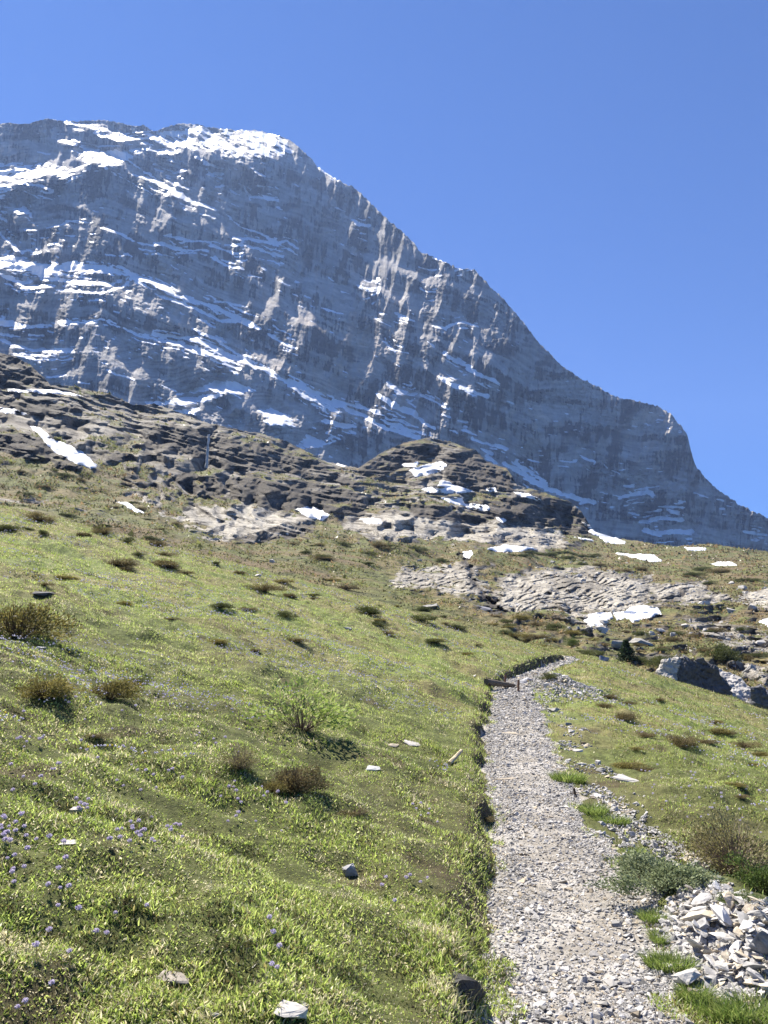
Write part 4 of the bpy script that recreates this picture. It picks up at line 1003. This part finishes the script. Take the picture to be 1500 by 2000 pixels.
SH = [('heath',30,1245,190,.95,'big yellow brown dwarf shrub at the left edge of the meadow'),('heath',85,1362,120,.9,'yellow brown shrub, left one of the pair on the left meadow'),('heath',212,1364,110,.9,'yellow brown shrub, right one of the pair on the left meadow'),
 ('juniper',262,1335,55,.6,'small dark shrub just above the right one of the yellow brown pair'),('willow',590,1425,230,.75,'loose leafy willow shrub with bare stems in the middle of the left meadow'),('twig',465,1500,110,.75,'grey twiggy dead shrub left of the dense brown one'),
 ('brown',572,1545,135,1.0,'dense brown dwarf shrub casting a dark shadow in the middle of the meadow'),('heath',530,1545,70,.7,'yellowish low shrub clinging to the left of the dense brown shrub'),('brown',1328,1458,75,.8,'reddish brown shrub on the right meadow'),
 ('brown',1215,1405,60,.6,'low brown shrub upper left on the right meadow'),('juniper',1072,1327,50,.7,'round dark shrub in the bend of the path'),('twig',1432,1700,190,1.0,'tall twiggy olive shrub at the right edge above the stone heap'),('green',1500,1745,140,.95,'dark green leafy shrub at the right edge beside the stone heap'),
 ('green',1455,1765,80,.5,'low leafy plant at the foot of the dark green shrub'),('mat',1295,1728,190,.85,'grey green cushion shrub bulging onto the path'),('mat',1240,1712,60,.6,'small round cushion tuft left of the grey green cushion shrub'),
 ('brown',1190,1365,50,.5,'little brown shrub right of the upper stone heap'),('brown',1260,1440,45,.5,'small brown shrub left of the reddish brown one'),('brown',1385,1452,36,.5,'small dark red shrub, right neighbour of the reddish brown one'),('brown',1452,1460,60,.6,'red brown shrub near the right edge of the meadow'),
 ('heath',1230,1500,70,.45,'low yellow shrub above the large white slab'),('twig',1372,1660,70,.8,'thin twiggy shrub left of the tall one at the right edge'),('brown',948,1602,34,.7,'rusty red plant hanging over the left edge of the path'),
 ('brown',190,1440,60,.4,'low brown plant below the yellow brown pair'),('brown',690,1590,60,.4,'flat brown plant in the hollow left of the path'),('juniper',270,1595,90,.3,'flat dark cushion at lower left among the grass'),
 ('juniper',560,1205,52,.7,'dark shrub in the row high on the meadow, left one'),('juniper',715,1200,90,.55,'wide dark shrub high on the meadow, middle of the row'),('juniper',740,1222,50,.6,'dark shrub directly below the wide one in the row'),
 ('juniper',430,1187,60,.5,'dark shrub lying flat above the willow shrub'),('juniper',818,1212,70,.5,'dark shrub high on the meadow, right one of the row'),('brown',515,1155,80,.5,'brown shrub at the upper middle of the meadow'),
 ('brown',330,1110,90,.5,'brown shrub below the thin rock strip on the left'),('brown',230,1105,80,.5,'brown shrub left of the one below the thin rock strip'),('juniper',893,1228,60,.5,'dark shrub just above the thin upper bit of path'),
 ('juniper',1405,1290,80,.95,'bushy olive shrub behind the dark wedge boulder'),('juniper',1290,1302,70,.9,'dark shrub touching the left side of the dark wedge boulder'),('juniper',1150,1280,55,.6,'dark shrub just right of the far end of the path'),
 ('green',1118,1262,34,1.3,'young light green sapling at the far end of the path'),('juniper',1250,1295,50,.8,'dark shrub between the small conifer and the boulder')]
Pg, _ = ground_at([a[1] for a in SH], [a[2] for a in SH])
for (k, a, b, w, zs, lab), P in zip(SH, Pg):
    s = w*np.linalg.norm(P-[0, 0, CAMH])/F; shrub(k, P, s, lab, 'dwarf shrubs', zs=zs)
# scattered dwarf shrubs of the upper slopes
ZONES = [("0,1000 120,1000 330,1050 420,1090 420,1110 200,1080 0,1050", 34, ('juniper', 'juniper', 'brown'), 26, 62, 'the strip above the bright left meadow'),
 ("0,880 200,930 400,1000 500,1050 300,1040 0,960", 24, ('juniper', 'brown'), 14, 30, 'the turf left of the pale slab'),
 ("560,1055 900,1070 900,1110 760,1110 620,1110", 22, ('juniper', 'juniper', 'brown'), 18, 55, 'the flat below the pale slab'),
 ("420,1110 700,1135 900,1200 1020,1250 900,1290 640,1200 450,1170", 26, ('juniper', 'brown', 'heath'), 18, 50, 'the upper middle meadow'),
 ("970,1075 1180,1082 1180,1092 1000,1092", 16, ('juniper',), 22, 44, 'the row below the long flat snow patch'),
 ("1100,1090 1300,1100 1480,1130 1480,1160 1300,1130 1100,1105", 20, ('juniper', 'brown'), 16, 40, 'the terrace above the layered ledges'),
 ("950,1200 1120,1225 1200,1260 1180,1290 1060,1262 980,1240", 30, ('juniper', 'brown', 'heath'), 20, 48, 'the slope behind the path end'),
 ("1200,1230 1480,1230 1490,1330 1400,1290 1230,1275", 38, ('juniper', 'brown', 'brown'), 18, 46, 'the stony scrub at right'),
 ("0,1060 400,1120 640,1240 560,1330 300,1200 0,1150", 16, ('brown', 'heath', 'brown'), 22, 55, 'the upper left meadow'),
 ("1150,1330 1500,1420 1500,1600 1300,1560 1180,1400", 20, ('brown', 'heath', 'brown'), 20, 45, 'the right meadow')]
USED = set()
for poly, n, kinds, wa, wb, lab in ZONES:
    poly = pl(poly); pts = []
    while len(pts) < n:
        c = r.uniform(poly.min(0), poly.max(0))
        if sdf_poly(poly, c[:1], c[1:])[0] > 0: pts.append(c)
    pts = np.array(pts); Pz, _ = ground_at(pts[:, 0], pts[:, 1])
    for P, pt in zip(Pz, pts):
        w_ = r.uniform(wa, wb); s = w_*np.linalg.norm(P-[0, 0, CAMH])/F; kd = kinds[r.integers(0, len(kinds))]; wh = where(*((pt-poly.min(0))/np.ptp(poly, axis=0)))
        sn = 'small' if w_ < wa+.35*(wb-wa) else 'big' if w_ > wa+.7*(wb-wa) else 'middling'; cn = dict(juniper='dark green', brown='brown', heath='yellow brown')[kd]
        key_ = f'{sn} {cn} shrub, {wh} of '+lab
        if key_ in USED: continue
        USED.add(key_); shrub(kd, P, s, key_, 'scattered dwarf shrubs', zs=r.uniform(.35, .7), sxy=(r.uniform(.6, 1.6), r.uniform(.6, 1.3)))
# small conifer
P, _ = ground_at([1224], [1292]); P = P[0]; s = np.linalg.norm(P-[0, 0, CAMH])/F; Ht = 38*s
e = empty('conifer', P); tag(e, 'small dark conifer in the scrub right of the far end of the path', 'tree')
V, Fq = tube([[0, 0, -.1], [0, 0, Ht*.5], [0, 0, Ht]], np.array([.05, .03, .008])*Ht); mesh('trunk', V, Fq, M_TWIG, parent=e, col=np.ones((len(V), 3))*(.08, .06, .045))
r_ = np.random.default_rng(8); n = 6000; h_ = r_.random(n)**.8; lay = np.floor(h_*9)/9; rad = (1-lay)*.52*Ht*(.2+.8*r_.random(n))*(.7+.5*r_.random(n))+.02; th = r_.uniform(0, 6.283, n)
rad *= 1+.3*np.sin(th*5+lay*20); p = np.stack([np.cos(th)*rad, np.sin(th)*rad, (.08+h_*.93)*Ht-rad*.25], -1); d = r_.normal(0, 1, (n, 3))+np.stack([np.cos(th), np.sin(th), 0*th], -1); d /= np.linalg.norm(d, axis=1)[:, None]
s_ = np.cross(d, r_.normal(size=(n, 3))); s_ /= np.linalg.norm(s_, axis=1)[:, None]; L_ = .09*Ht
V = np.stack([p-s_*L_*.2, p+s_*L_*.2, p+d*L_], 1).reshape(-1, 3); mesh('crown', V, (np.arange(n)*3)[:, None]+np.array([[0, 1, 2]]), M_LEAF, parent=e, col=np.repeat(np.array([.035, .06, .025])*r_.uniform(.6, 1.5, (n, 1)), 3, 0), smooth=False)

# ------------------------------------------------------------ single grass tufts in the stony verge
TF = []
for k in range(3):
    q2 = np.random.default_rng(820+k); n = 900; a = q2.uniform(0, 6.283, n); rad = .45*np.sqrt(q2.random(n)); B = np.stack([np.cos(a)*rad, np.sin(a)*rad*.7, 0*a-.03], -1); L_ = q2.uniform(.14, .42, n)
    ln = np.stack([np.cos(a)*q2.uniform(0, .6, n), np.sin(a)*q2.uniform(0, .6, n), np.ones(n)], -1)+q2.normal(0, .2, (n, 3)); b2 = q2.uniform(0, 6.283, n); A = np.stack([np.cos(b2), np.sin(b2), 0*b2], -1)*.0075; M_ = B+ln*L_[:, None]*.55; T_ = B+ln*L_[:, None]*np.array([1.25, 1.25, .85])
    V = np.stack([B-A, B+A, M_+A*.8, M_-A*.8, T_], 1).reshape(-1, 3); o_ = (np.arange(n)*5)[:, None]; c = lerp(np.array([.13, .22, .04]), np.array([.34, .40, .12]), q2.random((n, 1)))*q2.uniform(.6, 1.15, (n, 1))
    TF.append(mesh('grass_tuft', V, [o_+np.array([[0, 1, 2, 3]]), o_+np.array([[3, 2, 4]])], M_GRASS, col=np.repeat(c, 5, 0), link=False, smooth=False).data)
for k, (a, b, w, lab) in enumerate([(1283,1795,62,'bright grass tuft on the left flank of the lower right stone heap'),(1290,1835,50,'small grass tuft below the yellowish slab of the stone heap'),(1308,1888,85,'reddish green grass tuft between gravel and the stone heap'),(1358,1945,75,'broad grass tuft at the foot of the stone heap'),
  (1410,1982,95,'lush grass tuft at the bottom edge under the stone heap'),(1470,1985,110,'leafy grass tuft in the bottom right corner'),(1160,1588,66,'green tuft between the path and the upper end of the stony strip'),(1195,1608,62,'green tuft in the middle of the stony strip'),(1236,1668,44,'small round tuft left of the grey green cushion shrub'),(1110,1525,70,'green tuft at the path edge left of the large white slab')]):
    P, _ = ground_at(a, b); P = P[0]; s_ = w*np.linalg.norm(P-[0, 0, CAMH])/F; o = bpy.data.objects.new('grass_tuft', TF[k % 3]); COL.objects.link(o); o.location = P; o.scale = (s_, s_, s_*.7); o.rotation_euler = (0, 0, k*1.3); tag(o, lab, 'grass tuft', 'grass tufts in the verge')
# ------------------------------------------------------------ low scrub and grass tufts of the hillside (stuff)
n = 520000; r = np.random.default_rng(91); ii = r.integers(0, NR2_*NC2, n); gw = grassw[:NR2_*NC2]
dens = np.clip(.35+1.0*fbm(VH[ii, 0]/6, VH[ii, 1]/6, VH[ii, 2]/6, 3, 501), .05, 1)
ii = ii[(gw[ii] > .45) & (r.random(n) < dens) & (np.hypot(VH[ii, 0], VH[ii, 1]) < 330) & (fp_v[ii] == 0)]; n = len(ii); P = VH[ii]+r.normal(0, .1, (n, 3)); R = np.hypot(P[:, 0], P[:, 1])
s1 = .0011*R*np.exp(r.normal(0, .45, n)); a = r.uniform(0, 6.28, n); A = np.stack([np.cos(a), np.sin(a), 0*a], -1)*s1[:, None]*.7; T = np.stack([r.normal(0, .5, n), r.normal(0, .5, n), np.ones(n)], -1)*s1[:, None]*1.1
dkm = fbm(P[:, 0]/5, P[:, 1]/5, P[:, 2]/5, 3, 502)+.35*r.normal(size=n)
c = lerp(np.array([.20, .21, .07]), np.array([.045, .05, .02]), ss(-.1, .35, dkm)[:, None]); c = np.where((r.random(n) < .22+.3*(P[:, 0] > 8))[:, None], np.array([.24, .17, .09]), c)*r.uniform(.7, 1.2, (n, 1))
P[:, 2] -= .2*s1; V = np.stack([P-A, P+A, P+T], 1).reshape(-1, 3)
tag(mesh('scrub', V, (np.arange(n)*3)[:, None]+np.array([[0, 1, 2]]), M_GRASS, col=np.repeat(c, 3, 0), smooth=False), 'low tufts of grass and scrub covering the turf of the rocky hillside', 'scrub', kind='stuff'); print('scrub', n)
# ------------------------------------------------------------ flowers
def flower_proto(seed, small=False):
    r_ = np.random.default_rng(seed); n = 26 if small else 110; p = r_.normal(size=(n, 3)); p /= np.linalg.norm(p, axis=1)[:, None]; p[:, 2] = p[:, 2]*.8
    d = p; s = np.cross(d, r_.normal(size=(n, 3))); s /= np.linalg.norm(s, axis=1)[:, None]; b = p*.0035; L_ = .0105*r_.uniform(.75, 1.1, (n, 1)); w = .0032 if small else .0017
    V = np.stack([b-s*w*.4, b+s*w*.4, b+d*L_+s*w, b+d*L_-s*w], 1).reshape(-1, 3); c = lerp(np.array([.50, .42, .62]), np.array([.85, .80, .88]), r_.random((n, 1)))
    return V+np.array([0, 0, 0]), (np.arange(n)*4)[:, None]+np.array([[0, 1, 2, 3]]), np.repeat(c, 4, 0)
FH_ = []
for k in range(4):
    V, Fq, c = flower_proto(50+k); a = mesh('flower_head', V, Fq, M_FLOWER, col=c, link=False, smooth=False).data
    V, Fq = tube([[0, 0, -.055], [.003*k, .002, -.03], [0, 0, 0]], .0011, seg=5); b = mesh('stem', V, Fq, M_LEAF, col=np.ones((len(V), 3))*(.14, .13, .06), link=False).data; FH_.append((a, b))
V, Fq, c = flower_proto(60, True); SM_ = mesh('flower', V, Fq, M_FLOWER, col=c, link=False, smooth=False).data
FG = [("0,1600 50,1600 50,1650 0,1650", 14, 'deep lilac globe flower in the tight bunch at the left edge'), ("140,1570 190,1570 190,1600 150,1600", 8, 'pale lilac globe flower beside the small white stone at left'),
 ("200,1600 380,1610 380,1660 200,1660", 24, 'lilac globe flower below the flat white stone at left'), ("0,1650 140,1650 140,1740 0,1740", 14, 'lilac globe flower low on the left edge'),
 ("90,1740 300,1740 300,1850 90,1850", 10, 'tall lilac globe flower in the lower left grass'), ("0,1860 220,1860 220,2000 0,2000", 5, 'large near lilac globe flower in the bottom left corner'),
 ("430,1540 560,1540 560,1640 430,1640", 16, 'lilac globe flower under the dense brown shrub'), ("500,1780 560,1780 560,1950 500,1950", 5, 'lilac globe flower above the white stones at the bottom'),
 ("740,1720 840,1720 840,1780 740,1780", 7, 'lilac globe flower in the small group left of the path'), ("800,1580 860,1580 860,1620 800,1620", 7, 'lilac globe flower close to the left edge of the path'),
 ("0,1340 330,1370 480,1420 480,1560 0,1560", 60, 'small pale lilac globe flower on the middle left meadow'), ("200,1150 740,1250 740,1400 250,1350", 70, 'tiny pale lilac flower on the upper left meadow'),
 ("1180,1420 1500,1500 1500,1640 1300,1600", 60, 'tiny lilac flower on the right meadow')]
cnt = 0
for poly, n, lab in FG:
    poly = pl(poly); pts = []
    while len(pts) < n:
        c = r.uniform(poly.min(0), poly.max(0))
        if sdf_poly(poly, c[:1], c[1:])[0] > 0: pts.append(c)
    pts = np.array(pts); Pf, _ = ground_at(pts[:, 0], pts[:, 1])
    for P, pt in zip(Pf, pts):
        fx_, fy_ = (pt-poly.min(0))/np.ptp(poly, axis=0); lab2 = lab+', '+where(fx_, fy_) if n > 6 else lab
        R_m = np.hypot(P[0], P[1]); s = r.uniform(.5, .85)*max(1, R_m/7)**.5
        loc = (P[0], P[1], P[2]+.05*s)
        if R_m < 6:
            e = empty('flower', loc, r.uniform(0, 6.28)); e.scale = (s, s, s); e.rotation_euler = (r.normal()*.15, r.normal()*.15, 0); tag(e, lab2, 'flower', 'globe flowers')
            for nm, d in zip(('flower_head', 'stem'), FH_[cnt % 4]):
                o = bpy.data.objects.new(nm, d); COL.objects.link(o); o.parent = e
        else:
            o = bpy.data.objects.new('flower', SM_); COL.objects.link(o); o.location = loc; o.scale = (s, s, s); tag(o, lab2, 'flower', 'globe flowers')
        cnt += 1
# the countless rest of the flowers, lilac and a few yellow
n = 16000; R = np.exp(r.uniform(np.log(5), np.log(30), n)); q_ = r.uniform(-.55, .55, n); k = 1/np.sqrt(1+q_*q_); x, y = R*q_*k, R*k
m = (pathw(x, y) < -.3) & (fbm(x/2.2, y/2.2, 0, 3, 401) > .10+.25*(x > xR(y))-.1*(x < xL(y)-3)); x, y, R = x[m], y[m], R[m]; n = len(x); sz = .0082*np.maximum(1, R/8)**.8
V0, F0 = hull(3, flat=.8, n=10, asp=1); V = (V0[None]*2*sz[:, None, None]+np.stack([x, y, hgt(x, y)+.05*np.maximum(1, R/8)**.5], -1)[:, None]).reshape(-1, 3); Fc = (F0[None]+np.arange(n)[:, None, None]*len(V0)).reshape(-1, 3)
yel = r.random(n) < .08; c = np.where(yel[:, None], np.array([.75, .60, .05]), lerp(np.array([.52, .47, .66]), np.array([.82, .80, .86]), r.random((n, 1))))
tag(mesh('wildflowers', V, Fc, M_FLOWER, col=np.repeat(c, len(V0), 0), smooth=False), 'countless pale lilac flowers dotted over the farther meadow', 'flowers', kind='stuff')
# ============================================================ the air between here and the mountain
def make_haze():
    x0, x1, y0, y1, z0, z1 = -2600, 2600, -60, 3400, VL[:, 2].min()-40, VM[:, 2].max()+20
    z0 = min(z0, VH[:, 2].min()-1, VM[:, 2].min()-1)
    V = np.array([[a, b, c] for c in (z0, z1) for b in (y0, y1) for a in (x0, x1)])
    Fq = np.array([[0, 2, 3, 1], [4, 5, 7, 6], [0, 1, 5, 4], [2, 6, 7, 3], [0, 4, 6, 2], [1, 3, 7, 5]])
    m = bpy.data.materials.new('haze'); m.use_nodes = True; n = m.node_tree; n.nodes.remove(n.nodes['Principled BSDF'])
    v = n.nodes.new('ShaderNodeVolumePrincipled'); v.inputs['Density'].default_value = HAZE
    v.inputs['Color'].default_value = (.38, .56, 1.0, 1); v.inputs['Anisotropy'].default_value = .2
    n.links.new(v.outputs[0], n.nodes['Material Output'].inputs['Volume'])
    o = mesh('haze', V, Fq, m, smooth=False); tag(o, 'thin blue air haze in front of the mountain', None, kind='stuff')
HAZE = .00012
make_haze()
